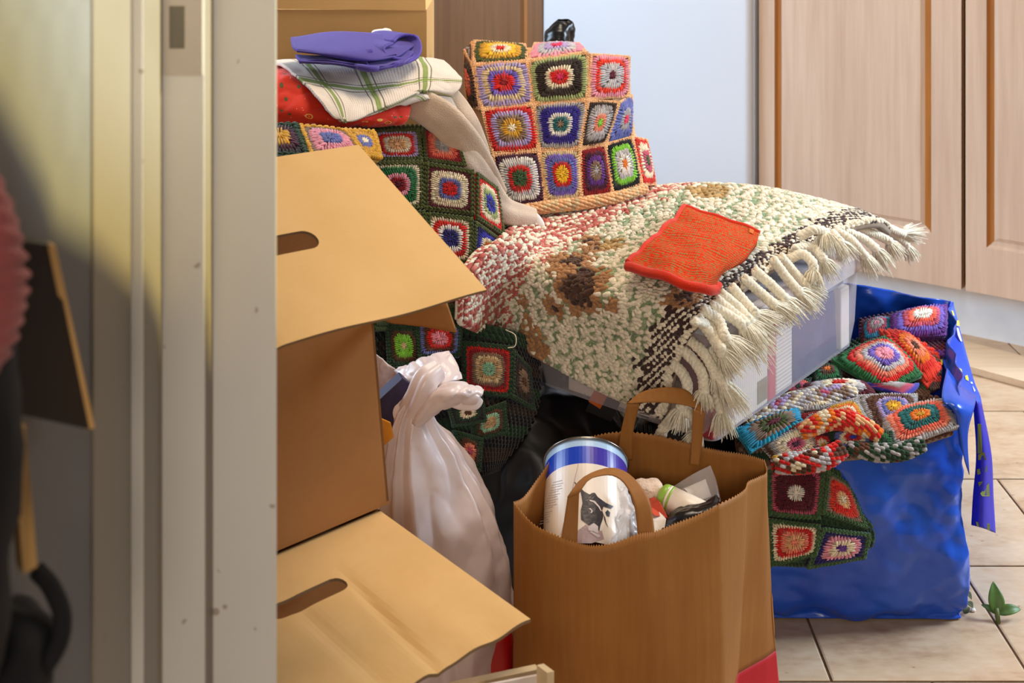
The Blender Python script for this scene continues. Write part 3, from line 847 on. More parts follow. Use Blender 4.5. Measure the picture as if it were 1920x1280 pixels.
rows = [[(700,590,2.18),(790,590,2.19),(870,600,2.20),(960,620,2.24),(1000,640,2.30)],
        [(700,690,2.14),(790,685,2.15),(866,700,2.15),(960,720,2.20),(1010,730,2.26)],
        [(720,790,2.10),(800,790,2.11),(860,780,2.12),(930,790,2.14),(990,800,2.2)],
        [(760,900,2.06),(820,905,2.07),(865,900,2.08),(905,890,2.10),(930,880,2.14)]]
mb.grid(surf(np.array([[P(*q) for q in r] for r in rows]), 36, 30), tuple(YC['dgreen']), th=0.03, flip=True)
stitched(mb, [[P(*q) for q in r] for r in rows], ['dgreen','black','dbrown','black'])
mb.build('backing', M['yarn'], dk, smooth=True)
# ================================================================== folded cloths on the left pile
def towel_mat():
    m, nt, b = newmat('tea_towel_waffle')
    v = coords(nt, attr='uvp')
    sep = N(nt, 'ShaderNodeSeparateXYZ'); nt.links.new(v, sep.inputs[0])
    base = lin((228, 214, 200)); g1 = lin((128, 150, 66)); g2 = lin((92, 96, 60)); col = base
    def band(s, pos, wid):
        return math2(nt, 'LESS_THAN', math2(nt, 'ABSOLUTE', math2(nt, 'SUBTRACT', s, pos)), wid)
    out = mixc(nt, 0.0, base, base)
    for s, ps in ((sep.outputs[0], (0.16, 0.44, 0.74)), (sep.outputs[1], (0.35, 0.72))):
        for p in ps:
            out = mixc(nt, math2(nt, 'MULTIPLY', band(s, p, 0.016), 0.9), out, g1)
            for q in (-.036, .036):
                out = mixc(nt, math2(nt, 'MULTIPLY', band(s, p + q, 0.0045), 0.8), out, g2)
    nt.links.new(out, b.inputs['Base Color']); setb(b, Roughness=0.95)
    ch = N(nt, 'ShaderNodeTexVoronoi', i_Scale=70, feature='F1', distance='CHEBYCHEV'); nt.links.new(v, ch.inputs['Vector']); ch.inputs['Randomness'].default_value = 0.0
    bump(nt, b, ch.outputs['Distance'], 0.0016, 0.8); return m
def xmas_mat():
    m, nt, b = newmat('red_print_cotton'); v = coords(nt, attr='uvp')
    vo = N(nt, 'ShaderNodeTexVoronoi', i_Scale=5.2, i_Randomness=0.7); nt.links.new(v, vo.inputs['Vector'])
    d = vo.outputs['Distance']
    ringm = math2(nt, 'MULTIPLY', math2(nt, 'GREATER_THAN', d, 0.19), math2(nt, 'LESS_THAN', d, 0.26))
    dotm = math2(nt, 'LESS_THAN', d, 0.09)
    v2 = N(nt, 'ShaderNodeTexVoronoi', i_Scale=8, i_Randomness=1.0); nt.links.new(v, v2.inputs['Vector'])
    leaf = math2(nt, 'MULTIPLY', math2(nt, 'LESS_THAN', v2.outputs['Distance'], 0.2), math2(nt, 'GREATER_THAN', d, 0.34))
    v3 = N(nt, 'ShaderNodeTexVoronoi', i_Scale=17); nt.links.new(v, v3.inputs['Vector'])
    c = mixc(nt, leaf, lin((228, 46, 8)), lin((98, 84, 40)))
    c = mixc(nt, math2(nt, 'LESS_THAN', v3.outputs['Distance'], 0.10), c, lin((240, 200, 190)))
    c = mixc(nt, ringm, c, lin((250, 196, 90))); c = mixc(nt, dotm, c, lin((244, 150, 60)))
    nt.links.new(c, b.inputs['Base Color']); setb(b, Roughness=0.75)
    b.inputs['Sheen Weight'].default_value = 0.15
    bump(nt, b, noise(nt, coords(nt), 600, 2), 0.0003, 0.5); return m
def mesh_cloth_mat(name, c1, c2, sc=90):
    m, nt, b = newmat(name); v = coords(nt, (1, 1, 1.0), attr='uvp')
    w = N(nt, 'ShaderNodeTexVoronoi', i_Scale=sc, i_Randomness=0.15); nt.links.new(v, w.inputs['Vector'])
    nt.links.new(ramp(nt, w.outputs['Distance'], [(0.15, lin(c1)), (0.6, lin(c2))]), b.inputs['Base Color'])
    setb(b, Roughness=0.85); b.inputs['Sheen Weight'].default_value = 0.2
    bump(nt, b, w.outputs['Distance'], 0.0012, 0.7); return m
def knit_mat():
    m, nt, b = newmat('orange_red_knit'); v = coords(nt, attr='uvp')
    def mp(sc):
        n = N(nt, 'ShaderNodeMapping'); n.inputs['Scale'].default_value = sc; n.inputs['Rotation'].default_value = (0, 0, .12); nt.links.new(v, n.inputs[0]); return n.outputs[0]
    fl = noise(nt, mp((26, 70, 1)), 1.0, 2); rib = N(nt, 'ShaderNodeTexWave', wave_type='BANDS', bands_direction='Y', i_Scale=1.0, i_Distortion=0.6)
    nt.links.new(mp((6, 12, 1)), rib.inputs['Vector'])
    col = N(nt, 'ShaderNodeTexWave', wave_type='BANDS', bands_direction='X', i_Scale=1.0, i_Distortion=0.4); nt.links.new(mp((14, 3, 1)), col.inputs['Vector'])
    f = math2(nt, 'ADD', fl, math2(nt, 'MULTIPLY', rib.outputs['Fac'], .16))
    nt.links.new(ramp(nt, f, [(0.50, lin((208, 50, 14))), (0.60, lin((204, 76, 32))), (0.68, lin((150, 112, 64)))]), b.inputs['Base Color'])
    setb(b, Roughness=0.95); b.inputs['Specular IOR Level'].default_value = .15
    h = math2(nt, 'ADD', math2(nt, 'MULTIPLY', rib.outputs['Fac'], .7), math2(nt, 'ADD', fl, math2(nt, 'MULTIPLY', col.outputs['Fac'], .3)))
    bump(nt, b, h, 0.0022, 0.8); return m
M['towel'] = towel_mat(); M['xmas'] = xmas_mat(); M['purple'] = mesh_cloth_mat('purple_mesh_cloth', (96, 78, 186), (62, 44, 140), 110)
M['knit'] = knit_mat(); M['rim_knit'] = fabric('orange_red_hem', (204, 44, 12), weave=420)
M['fleece'] = fabric('beige_fleece', (206, 184, 162), weave=500, bumpd=0.001); M['white_cloth'] = fabric('white_cloth', (232, 226, 220))

def sheet(name, rows, mat, parent=None, nu=60, nv=40, th=0.006, wr=0.0, fr=14, seed=5, flip=True, loc=None, ridge=0.0, uvs=(1, 1)):
    ctrl = np.array([[P(*q) if len(q) == 3 else np.asarray(q) for q in r] for r in rows])
    G = surf(ctrl, nu, nv)
    if wr or ridge:
        w = Waves(seed, fr); w2 = Waves(seed + 3, fr * 1.8)
        du = np.gradient(G, axis=1); dv = np.gradient(G, axis=0); n = np.cross(du, dv); n /= np.linalg.norm(n, axis=2)[..., None] + 1e-12
        G = G + n * (w(G) * wr + (w2.ridge(G) ** 3) * ridge)[..., None]
    a, b = np.meshgrid(np.linspace(0, uvs[0], nu), np.linspace(0, uvs[1], nv))
    mb = MB(); mb.grid(G, th=th, flip=flip, uv=np.stack([a, b, 0 * a], -1))
    return mb.build(name, mat, parent, smooth=True, loc=loc)

# red printed fabric
rf = thing('red_fabric', P(640, 240, 2.2), 'bright red cotton with small printed motifs, bunched under the checked towel', 'fabric')
sheet('cloth', [[(430,120,2.36),(520,118,2.34),(600,140,2.32),(690,180,2.32),(755,180,2.32)],
                [(430,150,2.24),(520,140,2.22),(600,160,2.22),(690,195,2.24),(768,192,2.27)],
                [(430,190,2.18),(520,186,2.16),(600,196,2.165),(690,212,2.19),(770,208,2.24)],
                [(430,225,2.16),(520,222,2.15),(600,228,2.15),(690,230,2.18),(762,226,2.23)],
                [(430,244,2.20),(520,242,2.19),(600,244,2.20),(690,240,2.22),(740,234,2.26)],
                [(430,238,2.34),(520,236,2.34),(600,236,2.34),(690,236,2.34),(730,230,2.34)]], M['xmas'], rf, 80, 60, .004, .003, 9, 21, ridge=.004, uvs=(2.0, 1.3))
# beige fleece running down between the blankets
bf = thing('fleece_blanket', P(900, 430, 2.4), 'beige fleece blanket trailing down beside the peach-edged crochet', 'blanket')
def rope(path, wid, name, parent, mat, ridges=3, seed=1, flat=.55):
    pts = curve([P(*q) for q in path], 40)
    mb = MB(); n = len(pts); sides = 28
    w = np.interp(np.linspace(0, 1, n), np.linspace(0, 1, len(wid)), wid)
    T = np.gradient(pts, axis=0); T /= np.linalg.norm(T, axis=1)[:, None]
    view = np.array([0, 0, CAMH]) - pts; view /= np.linalg.norm(view, axis=1)[:, None]
    S = np.cross(T, view); S /= np.linalg.norm(S, axis=1)[:, None]; V = np.cross(S, T)
    a = np.linspace(0, 6.28318, sides, endpoint=False)
    rad = 1 + .13 * np.sin(a * ridges + seed) + 0.08 * np.sin(a * (ridges + 2) + 2 * seed)
    G = pts[:, None] + (S[:, None] * (np.cos(a) * rad)[None, :, None] + V[:, None] * (np.sin(a) * rad * flat)[None, :, None]) * w[:, None, None]
    G += (Waves(seed, 12)(G) * 0.0025)[..., None] * V[:, None]
    mb.grid(G, wrap=True, flip=True); mb.add(G[0], [tuple(range(sides))]); mb.add(G[-1], [tuple(range(sides))[::-1]])
    return mb.build(name, mat, parent, smooth=True)
rope([(700,168,2.30),(765,184,2.28),(826,216,2.26),(868,260,2.27),(900,306,2.31),(932,360,2.37)], [.018,.026,.030,.030,.026,.020], 'fold', bf, M['fleece'], 3, 1)
rope([(800,150,2.34),(842,185,2.33),(874,230,2.34),(896,280,2.38),(914,330,2.42)], [.018,.024,.024,.022,.016], 'fold', bf, M['fleece'], 2, 4)
rope([(850,276,2.27),(880,306,2.27),(908,348,2.32),(942,392,2.36),(1000,408,2.42)], [.012,.022,.024,.022,.016], 'fold', bf, M['fleece'], 2, 7)
rope([(965,400,2.40),(990,408,2.42),(1005,425,2.42),(1000,445,2.41)], [.014,.016,.016,.01], 'fold', bf, M['white_cloth'], 2, 2)
# checked tea towel
tt = thing('tea_towel', P(680, 215, 2.14), 'cream tea towel with green check stripes under the purple cloth', 'towel')
sheet('towel', [[(505,112,2.34),(590,108,2.40),(690,100,2.42),(790,104,2.42),(832,112,2.42)],
                [(530,120,2.26),(610,124,2.28),(700,124,2.30),(800,126,2.34),(862,140,2.36)],
                [(560,145,2.20),(630,158,2.21),(715,160,2.24),(800,148,2.30),(866,152,2.33)],
                [(600,188,2.14),(655,196,2.15),(725,182,2.20),(800,160,2.27),(862,166,2.31)],
                [(630,222,2.11),(660,226,2.115),(730,196,2.18),(798,170,2.25),(850,178,2.30)],
                [(636,228,2.13),(668,222,2.15),(735,200,2.20),(800,176,2.27),(845,186,2.32)],
                [(640,220,2.20),(680,214,2.22),(740,194,2.26),(800,174,2.31),(840,180,2.36)]], M['towel'], tt, 80, 60, .005, .002, 8, 31, ridge=.002)
sheet('under_fold', [[(640,222,2.14),(672,224,2.15),(735,202,2.20),(795,178,2.26),(845,182,2.30)],
                     [(660,214,2.16),(700,208,2.18),(760,184,2.23),(820,190,2.27),(880,240,2.32)],
                     [(665,206,2.2),(705,200,2.22),(770,178,2.27),(850,206,2.3),(890,252,2.35)]], M['towel'], tt, 50, 24, .005, .002, 10, 33)
mb = MB(); lump(mb, P(716, 64, 2.46), (.020, .02, .010), 3, .003, 30)
tag(mb.build('crumpled_cloth', M['white_cloth'], smooth=True, loc=tuple(P(716, 70, 2.45))), 'crumpled white cloth end showing behind the purple cloth', 'cloth')
# purple cloth: a folded strip swept along its length, fold loops showing at the right end
pc = thing('purple_cloth', P(660, 122, 2.22), 'folded blue-purple cloth lying on top of the checked tea towel', 'cloth')
prof = [(775,72,2.32),(740,64,2.36),(716,66,2.37)]
top = [[(545,68,2.30),(600,60,2.33),(680,60,2.37),(740,66,2.40),(786,68,2.40)],
       [(548,84,2.24),(600,80,2.26),(670,78,2.29),(735,82,2.33),(786,78,2.37)],
       [(556,92,2.21),(605,96,2.21),(665,100,2.22),(715,92,2.27),(770,88,2.33)],
       [(558,98,2.21),(610,104,2.205),(672,112,2.21),(705,112,2.22),(745,106,2.27)],
       [(560,96,2.25),(610,102,2.25),(672,110,2.25),(712,108,2.26),(745,102,2.30)]]
sheet('upper_fold', top, M['purple'], pc, 70, 40, .005, .0015, 10, 41, uvs=(3, 1.2))
sheet('lower_fold', [[(555,100,2.23),(610,104,2.24),(690,112,2.26),(740,110,2.28),(786,96,2.34)],
                     [(560,112,2.20),(610,112,2.20),(660,120,2.20),(705,127,2.20),(760,114,2.26)],
                     [(562,118,2.20),(612,118,2.19),(662,124,2.19),(708,129,2.195),(756,118,2.25)],
                     [(562,118,2.26),(612,118,2.26),(662,122,2.27),(708,126,2.27),(756,116,2.3)]], M['purple'], pc, 60, 30, .005, .0015, 12, 43, uvs=(3, .7))
def loop_strip(name, path, wdir, mat, parent, th=.005):
    c = curve([P(*q) for q in path], 40); wdir = np.asarray(wdir)
    G = np.stack([c + wdir * t for t in np.linspace(0, 1, 8)]); mb = MB()
    a, b = np.meshgrid(np.linspace(0, 1, 40), np.linspace(0, .6, 8))
    mb.grid(G, th=th, uv=np.stack([a, b, 0 * a], -1)); return mb.build(name, mat, parent, smooth=True)
loop_strip('end_fold', [(700,96,2.24),(690,106,2.23),(690,118,2.22),(700,127,2.21),(730,122,2.23),(760,116,2.27),(784,104,2.31),(789,84,2.34),(780,70,2.36),(752,70,2.36),(738,82,2.33)], np.array([-.055, .05, .0]), M['purple'], pc)
loop_strip('end_fold', [(738,84,2.30),(722,92,2.27),(735,104,2.26),(760,108,2.28),(775,96,2.31)], np.array([-.05, .05, .0]), M['purple'], pc)
# ================================================================== storage box, rug, knit cloth
M['clear'] = plastic_clear('clear_polypropylene', (214, 208, 216), 0.34, 0.22)
M['clear_lid'] = plastic_clear('clear_lid_plastic', (222, 210, 212), 0.5, 0.25)
BXN = np.array([0.343, 2.05]); BXR = np.array([0.714, 2.50]); SD = nrm(BXR - BXN); SL = np.linalg.norm(BXR - BXN)
FD = np.array([-SD[1], SD[0]]); BW = 0.40
SN3 = np.array([SD[1], -SD[0], 0]); FN3 = np.array([-SD[0], -SD[1], 0])     # outward normals: right long side, front short side
BZ0, BZ1 = 0.418, 0.598
def bpt(s, t, z):      # s along the long side from the near corner, t along the front to the left
    q = BXN + SD * s + FD * t; return np.array([q[0], q[1], z])
def rrect(off, r, z, n=5):
    """rounded rectangle ring of the box footprint, inset by off"""
    pts = []
    for (cs, ct, a0) in ((r + off, r + off, 180), (SL - r - off, r + off, 270), (SL - r - off, BW - r - off, 0), (r + off, BW - r - off, 90)):
        for k in range(n + 1):
            a = math.radians(a0 + 90 * k / n); pts.append(bpt(cs + r * math.cos(a), ct + r * math.sin(a), z))
    return pts
sb = thing('storage_box', bpt(SL/2, BW/2, BZ0), 'clear plastic storage box full of packets under the woven rug', 'storage box')
def ring_skin(mb, rings, mat=0, close=False):
    k = len(rings[0])
    for a, b in zip(rings[:-1], rings[1:]):
        mb.add(list(a) + list(b), [(i, (i+1) % k, k + (i+1) % k, k + i) for i in range(k)], mat=mat)
    if close: mb.add(rings[-1], [tuple(range(k))], mat=mat)
mb = MB()
ring_skin(mb, [rrect(.014, .02, BZ0), rrect(.006, .022, BZ0 + .05), rrect(0, .025, BZ1)])
mb.add(rrect(.014, .02, BZ0), [tuple(range(24))[::-1]])
mb.build('tub', M['clear'], sb, smooth=False)
mb = MB()   # rolled rim and lid
ring_skin(mb, [rrect(-.002, .025, BZ1 - .022), rrect(-.010, .03, BZ1 - .020), rrect(-.010, .03, BZ1 + .008), rrect(-.004, .03, BZ1 + .016), rrect(.02, .03, BZ1 + .016), rrect(.026, .03, BZ1 + .010)], close=True)
mb.build('lid', M['clear_lid'], sb)
# things inside -------------------------------------------------------------
def in_box(name, s0, s1, t0, t1, z0, z1, mat, label, cat, shear=0.0, parts=None):
    v = [bpt(s, t, z) + SN3 * 0 + np.array([SD[0], SD[1], 0]) * (shear if z > (z0+z1)/2 else 0) for z in (z0, z1) for (s, t) in ((s0,t0),(s1,t0),(s1,t1),(s0,t1))]
    mb = MB(); mb.add(v, [(0,3,2,1),(4,5,6,7),(0,1,5,4),(1,2,6,5),(2,3,7,6),(3,0,4,7)])
    o = mb.build(name, mat, loc=tuple(bpt((s0+s1)/2, (t0+t1)/2, z0)))
    bv = o.modifiers.new('bevel', 'BEVEL'); bv.width = 0.003; bv.segments = 2
    return tag(o, label, cat)
def pages_mat(name, c1, c2, dirn, freq):
    m, nt, b = newmat(name); v = coords(nt)
    d = N(nt, 'ShaderNodeVectorMath', operation='DOT_PRODUCT'); d.inputs[1].default_value = dirn; nt.links.new(v, d.inputs[0])
    s = math2(nt, 'SINE', math2(nt, 'MULTIPLY', d.outputs['Value'], freq))
    nt.links.new(ramp(nt, s, [(0.0, lin(c1)), (0.6, lin(c2))]), b.inputs['Base Color']); setb(b, Roughness=0.7); return m
M['pages'] = pages_mat('white_page_edges', (214, 206, 194), (242, 236, 226), (SD[0], SD[1], 0), 900)
M['tubs'] = pages_mat('stacked_white_cups', (206, 196, 184), (238, 230, 220), (0, 0, 1), 900)
M['red_box'] = plain('red_carton', (196, 36, 46), 0.5); M['navy_bag'] = plain('navy_film', (38, 36, 92), 0.35, 0.2, 25, bumpd=.003, bscale=30)
M['carton'] = plain('white_carton', (232, 220, 208), 0.55, 0.04); M['khaki'] = plain('khaki_print', (140, 130, 84), 0.6); M['pinkred'] = plain('dark_pink_card', (150, 50, 60), 0.6)
M['grey_fabric'] = plain('grey_blue_fabric', (140, 150, 176), 0.8, 0.2, 20)
M['dark_grey'] = plain('interior_dark_grey', (46, 44, 52), .5, .2)  # tone of the dark interior, for the added block
M['ink'] = plain('black_print', (34, 32, 34), 0.6); M['orange_ink'] = plain('orange_print', (206, 100, 34), 0.6)
zf = BZ0 + .004
bk_ = in_box('booklet_pack', .075, .205, .014, .16, zf, zf + .145, M['pages'], 'pack of white booklets standing at the near end of the clear box', 'booklets')
mb = MB(); a, b_, c_, d_ = bpt(.165, .0128, zf + .01), bpt(.20, .0128, zf + .01), bpt(.20, .0128, zf + .05), bpt(.165, .0128, zf + .05)
mb.add([a, b_, c_, d_, a - SN3*.002, b_ - SN3*.002, c_ - SN3*.002, d_ - SN3*.002], [(0,1,2,3),(7,6,5,4),(0,4,5,1),(1,5,6,2),(2,6,7,3),(3,7,4,0)])
mb.build('price_patch', M['khaki'], bk_)
in_box('red_carton', .209, .236, .014, .15, zf, zf + .150, M['red_box'], 'narrow red carton between booklets and cups in the clear box', 'carton')
in_box('cup_stack', .240, .305, .016, .10, zf, zf + .155, M['tubs'], 'stack of white paper cups in the clear box', 'cups')
o = in_box('navy_pack', .312, .50, .016, .16, zf, zf + .125, M['navy_bag'], 'navy blue film pack in the middle of the clear box', 'packet', -.01)
in_box('grey_cloth', .315, .53, .016, .20, zf + .128, zf + .16, M['grey_fabric'], 'grey blue cloth folded on the navy pack inside the clear box', 'cloth')
in_box('white_packet', .512, .553, .014, .12, zf, zf + .12, M['carton'], 'white packet at the far end of the clear box', 'packet')
in_box('red_album', .012, .068, .016, .12, zf, zf + .15, M['pinkred'], 'dark pink album at the near corner of the clear box', 'album')
ct = in_box('picture_carton', .018, .05, .135, .325, zf, zf + .155, M['carton'], 'white carton with an orange and black picture at the front of the clear box', 'carton')
def decal(parent, name, quad, mat, nvec, off=.0008):
    q = [np.asarray(p) + nvec * off for p in quad]; mb = MB()
    mb.add(q + [p - nvec * .0005 for p in q], [(0,1,2,3),(7,6,5,4),(0,4,5,1),(1,5,6,2),(2,6,7,3),(3,7,4,0)]); return mb.build(name, mat, parent)
fp = bpt(.018, 0, 0)
pf = lambda px, py: PV(px, py, fp, FN3)
decal(ct, 'picture', [pf(1098,770), pf(1122,715), pf(1168,745), pf(1146,790)], M['ink'], FN3)
decal(ct, 'picture_corner', [pf(1104,752), pf(1122,718), pf(1145,733), pf(1126,766)], M['orange_ink'], FN3, .0014)
in_box('interior_dark', .014, .20, .332, .384, zf, zf + .15, M['dark_grey'], 'added dark grey block for the dark interior at the left end of the clear box', 'pouch')  # added block: darkness inside the tub put in as colour
lb = in_box('barcode_card', .006, .010, .055, .115, zf + .002, zf + .085, M['carton'], 'white barcode label card at the near front of the clear box', 'label')
fp2 = bpt(.006, 0, 0); pf2 = lambda px, py: PV(px, py, fp2, FN3)
for k in range(7):
    x = 1196 + k * 4.2; w = (1.4, 2.2, 1.0, 2.4, 1.2, 1.8, 1.4)[k]
    decal(lb, 'bar', [pf2(x, 808 + k*.8), pf2(x + w, 808 + k*.8), pf2(x + w - 1, 793 + k*.8), pf2(x - 1, 793 + k*.8)], M['ink'], FN3)
for k in range(5):
    decal(lb, 'print_line', [pf2(1200, 764 + k*5), pf2(1222 - (k % 2)*5, 769 + k*5), pf2(1222 - (k % 2)*5, 768 + k*5), pf2(1200, 763 + k*5)], M['ink'], FN3)

# ---- woven rug ----------------------------------------------------------------
rug = thing('woven_rug', bpt(.28, .2, .63), 'thick cream and green woven rug with brown stain and tassels, draped over the clear box', 'rug')
fpl = bpt(0, 0, 0) + FN3 * .035; fpl2 = bpt(0, 0, 0) + FN3 * .026
H = lambda px, py: PV(px, py, fpl, FN3)
RUG = np.array([
 [P(864,602,2.10), H(938,636), H(1004,664), H(1092,712), H(1176,752), H(1248,782)],
 [P(868,548,2.09), H(945,566), H(1030,590), H(1120,630), H(1205,672), H(1268,690)],
 [P(886,492,2.13), PZ(985,494,.655), PZ(1068,522,.655), PZ(1165,552,.655), PZ(1255,578,.652), PZ(1316,600,.645)],
 [P(932,450,2.22), PZ(1040,457,.668), PZ(1150,478,.672), PZ(1255,502,.672), PZ(1345,522,.66), PZ(1405,534,.645)],
 [PZ(980,414,.66), PZ(1115,410,.68), PZ(1250,428,.685), PZ(1365,446,.68), PZ(1448,462,.66), PZ(1492,478,.645)],
 [PZ(1040,390,.67), PZ(1200,372,.69), PZ(1345,377,.692), PZ(1450,395,.684), PZ(1530,411,.665), PZ(1580,432,.648)],
 [PZ(1110,370,.67), PZ(1272,350,.688), PZ(1400,352,.69), PZ(1505,372,.676), PZ(1590,394,.654), PZ(1648,417,.642)],
 [PZ(1120,372,.61), PZ(1300,360,.615), PZ(1440,366,.615), PZ(1540,386,.61), PZ(1620,408,.61), PZ(1672,432,.605)]])
RR, RC = RUG.shape[:2]
def rs(u, v): return ev(RUG, np.asarray(u) * (RC - 1), np.asarray(v) * (RR - 1))
def rframe(u, v):
    e = 2e-3; cl = lambda x: np.clip(x, 0, 1)
    p = rs(u, v); tu = rs(cl(u+e), v) - rs(cl(u-e), v); tv = rs(u, cl(v+e)) - rs(u, cl(v-e))
    tu /= np.linalg.norm(tu, axis=1)[:, None] + 1e-9; tv /= np.linalg.norm(tv, axis=1)[:, None] + 1e-9
    n = np.cross(tu, tv); n /= np.linalg.norm(n, axis=1)[:, None] + 1e-9
    return p, tu, tv, n
mb = MB()
G = surf(RUG, 60, 90)
gc = np.tile(np.array(lin((176, 178, 140))), (90, 60, 1)); gc[:, :15] = lin((204, 130, 116)); gc[:, 50:] = lin((150, 130, 110))
mb.grid(G, gc, th=.012, flip=False)
base = mb.build('ground_weave', M['cotton'], rug, smooth=True); 
RC_ = {k: np.array(lin(v)) for k, v in dict(cream=(242, 230, 206), green=(132, 152, 112), green2=(158, 172, 134), pink=(192, 92, 82), pink2=(202, 118, 104), brown=(66, 44, 40), stain=(86, 58, 44), tan=(176, 128, 84), ochre=(190, 156, 100)).items()}
def at_px(px, py):       # nearest rug point to a photo pixel
    p = G.reshape(-1, 3); x = 960 + p[:, 0] / p[:, 1] * FPX; y = HOR + (CAMH - p[:, 2]) / p[:, 1] * FPX
    return p[np.argmin((x - px) ** 2 + (y - py) ** 2)]
stains = [(at_px(1085,535), .036, .054, 'stain'), (at_px(1070,490), .022, .046, 'stain'), (at_px(1120,470), .008, .035, 'tan'), (at_px(1150,462), 0, .028, 'ochre'), (at_px(1330,362), 0, .045, 'ochre'), (at_px(1040,575), 0, .022, 'tan'),
          (at_px(1000,620), 0, .026, 'tan'), (at_px(985,560), .0, .016, 'tan'), (at_px(1282,562), .010, .03, 'tan'), (at_px(1150,572), 0, .014, 'tan'), (at_px(1105,452), .008, .024, 'tan'), (at_px(1012,655), 0, .03, 'tan')]
wz = Waves(8, 30)
mbs = MB()
nv, nu = 112, 54
rr = np.random.RandomState(4)
C, X, Y, Z, K = [], [], [], [], []
jj, ii = np.meshgrid(np.arange(nu), np.arange(nv)); jj = jj.ravel(); ii = ii.ravel()
u = (jj + .5 + .5 * (ii % 2) * 0.9 + .16 * rr.randn(len(jj))) / (nu + .5); v = (ii + .5 + .12 * rr.randn(len(ii))) / nv
u = np.clip(u, .004, .996); v = np.clip(v, .004, .996)
p, tu, tv, n = rframe(u, v)
scale = 0.0082
ub = u + 0.02 * wz(p)
tilt = np.where(jj % 2 == 0, .55, -.35) + np.where(ub < .25, .6, .3) * rr.randn(len(jj))
L = scale * (0.80 + .2 * rr.rand(len(jj))); Wd = scale * .46; Hh = scale * .50
kind = np.full(len(jj), 0)
col = np.tile(RC_['cream'], (len(jj), 1))
# green uprights in the main field
gr = ((jj + (ii // 3)) % 3 == 0) & (rr.rand(len(jj)) < .75)
gr |= rr.rand(len(jj)) < .12
isg = gr & (ub > .25) & (ub < .83)
col[isg] = np.where(rr.rand(isg.sum(), 1) < .6, RC_['green'], RC_['green2'])
mid = (ub > .25) & (ub < .83) & ~isg & (rr.rand(len(jj)) < .18); col[mid] = RC_['green2'] * .4 + RC_['cream'] * .6
ip = (ub <= .25) & (rr.rand(len(jj)) < np.where((ii // 2 + jj) % 2 == 0, .75, .22)); col[ip] = np.where(rr.rand(ip.sum(), 1) < .6, RC_['pink'], RC_['pink2'])
ibr = (ub >= .81) & (ub < .965) & (((ii // 2 + jj) % 2 == 0) | (rr.rand(len(jj)) < .12)); col[ibr] = RC_['brown']
for (c0, r1, r2, cn) in stains:
    dd = np.linalg.norm((p - c0), axis=1) + .006 * wz(p * 1.7)
    m1 = dd < r1; m2 = (dd < r2) & ~m1
    sel = m2 & (rr.rand(len(jj)) < .9); col[sel] = RC_['tan' if cn == 'stain' else cn] * (.8 + .4 * rr.rand(sel.sum(), 1))
    col[m1] = RC_['stain'] * (.7 + .5 * rr.rand(m1.sum(), 1))
col *= np.clip(1 + .06 * rr.randn(len(jj), 1), .8, 1.15)
ax = tu * np.cos(tilt)[:, None] + tv * np.sin(tilt)[:, None]
alt = isg | ibr
ax[alt] = (tv * .95 + tu * .3)[alt]
wx = np.cross(n, ax)
Hs = np.where(isg, .40, .56) * scale; L = np.where(ub > .83, L * .8, L); L = np.where(ub < .25, L * .92, L)
lift = np.where(isg, .002, .0038) + .0015 * rr.rand(len(jj))
beads(mbs, p + n * lift[:, None], wx * (scale * .50), ax * L[:, None], n * Hs[:, None], col)
# a second, sunk layer closes the gaps
u2 = np.clip(u + .5 / nu, .004, .996); v2 = np.clip(v + .45 / nv, .004, .996); p2, tu2, tv2, n2 = rframe(u2, v2)
c2 = np.where((ub > .25)[:, None], RC_['green2'], RC_['pink2']); c2 = np.where((ub > .83)[:, None], np.where(rr.rand(len(jj), 1) < .5, RC_['brown'], RC_['cream']), c2); c2 = np.where(rr.rand(len(jj), 1) < .45, RC_['cream'], c2)
for (c0, r1, r2, cn) in stains:
    dd = np.linalg.norm((p2 - c0), axis=1); c2 = np.where((dd < r2)[:, None], RC_['tan'], c2); c2 = np.where((dd < r1)[:, None], RC_['stain'], c2)
beads(mbs, p2 + n2 * .0015, tu2 * scale * .42, tv2 * scale * .7, n2 * scale * .4, c2)
# selvedge: stitches turned round the edges
for (eu, ev_, along, cnt_) in ((np.zeros(90), (np.arange(90) + .5) / 90 * .97, 'v', 90), ((np.arange(64) + .5) / 64, np.zeros(64), 'u', 64)):
    for lay in range(2):
        pe_, tu_, tv_, ne_ = rframe(eu, ev_); out_ = -tu_ if along == 'v' else -tv_; al_ = tv_ if along == 'v' else tu_
        cc_ = np.tile(RC_['cream'], (cnt_, 1)); uu_ = eu; rnd = rr.rand(cnt_, 1)
        cc_ = np.where((uu_ < .25)[:, None] & (rnd < .5), RC_['pink'], cc_); cc_ = np.where((uu_ >= .25)[:, None] & (uu_ < .81)[:, None] & (rnd < .35), RC_['green2'], cc_); cc_ = np.where((uu_ >= .81)[:, None] & (rnd < .5), RC_['brown'], cc_)
        for (c0, r1, r2, cn) in stains: cc_ = np.where((np.linalg.norm(pe_ - c0, axis=1) < r2)[:, None] & (rnd < .8), RC_['tan'], cc_)
        dd_ = al_ * .8 + out_ * .25 * (1 if lay else -1) + ne_ * .2; dd_ /= np.linalg.norm(dd_, axis=1)[:, None]
        beads(mbs, pe_ - ne_ * (.001 + .007 * lay) + out_ * .003 + al_ * (.004 * lay), np.cross(dd_, out_) * .0052, dd_ * .0088, out_ * .0052, cc_)
o = mbs.build('woven_stitches', M['cotton'], rug, smooth=True); o['kind'] = 'stuff'
# loose thread at the left edge
mb = MB(); mb.tube(curve([P(948,618,2.16), P(966,628,2.14), P(966,648,2.13), P(952,652,2.13)], 16), .0009, 5, tuple(RC_['cream'])); mb.build('loose_thread', M['cotton'], rug, smooth=True)

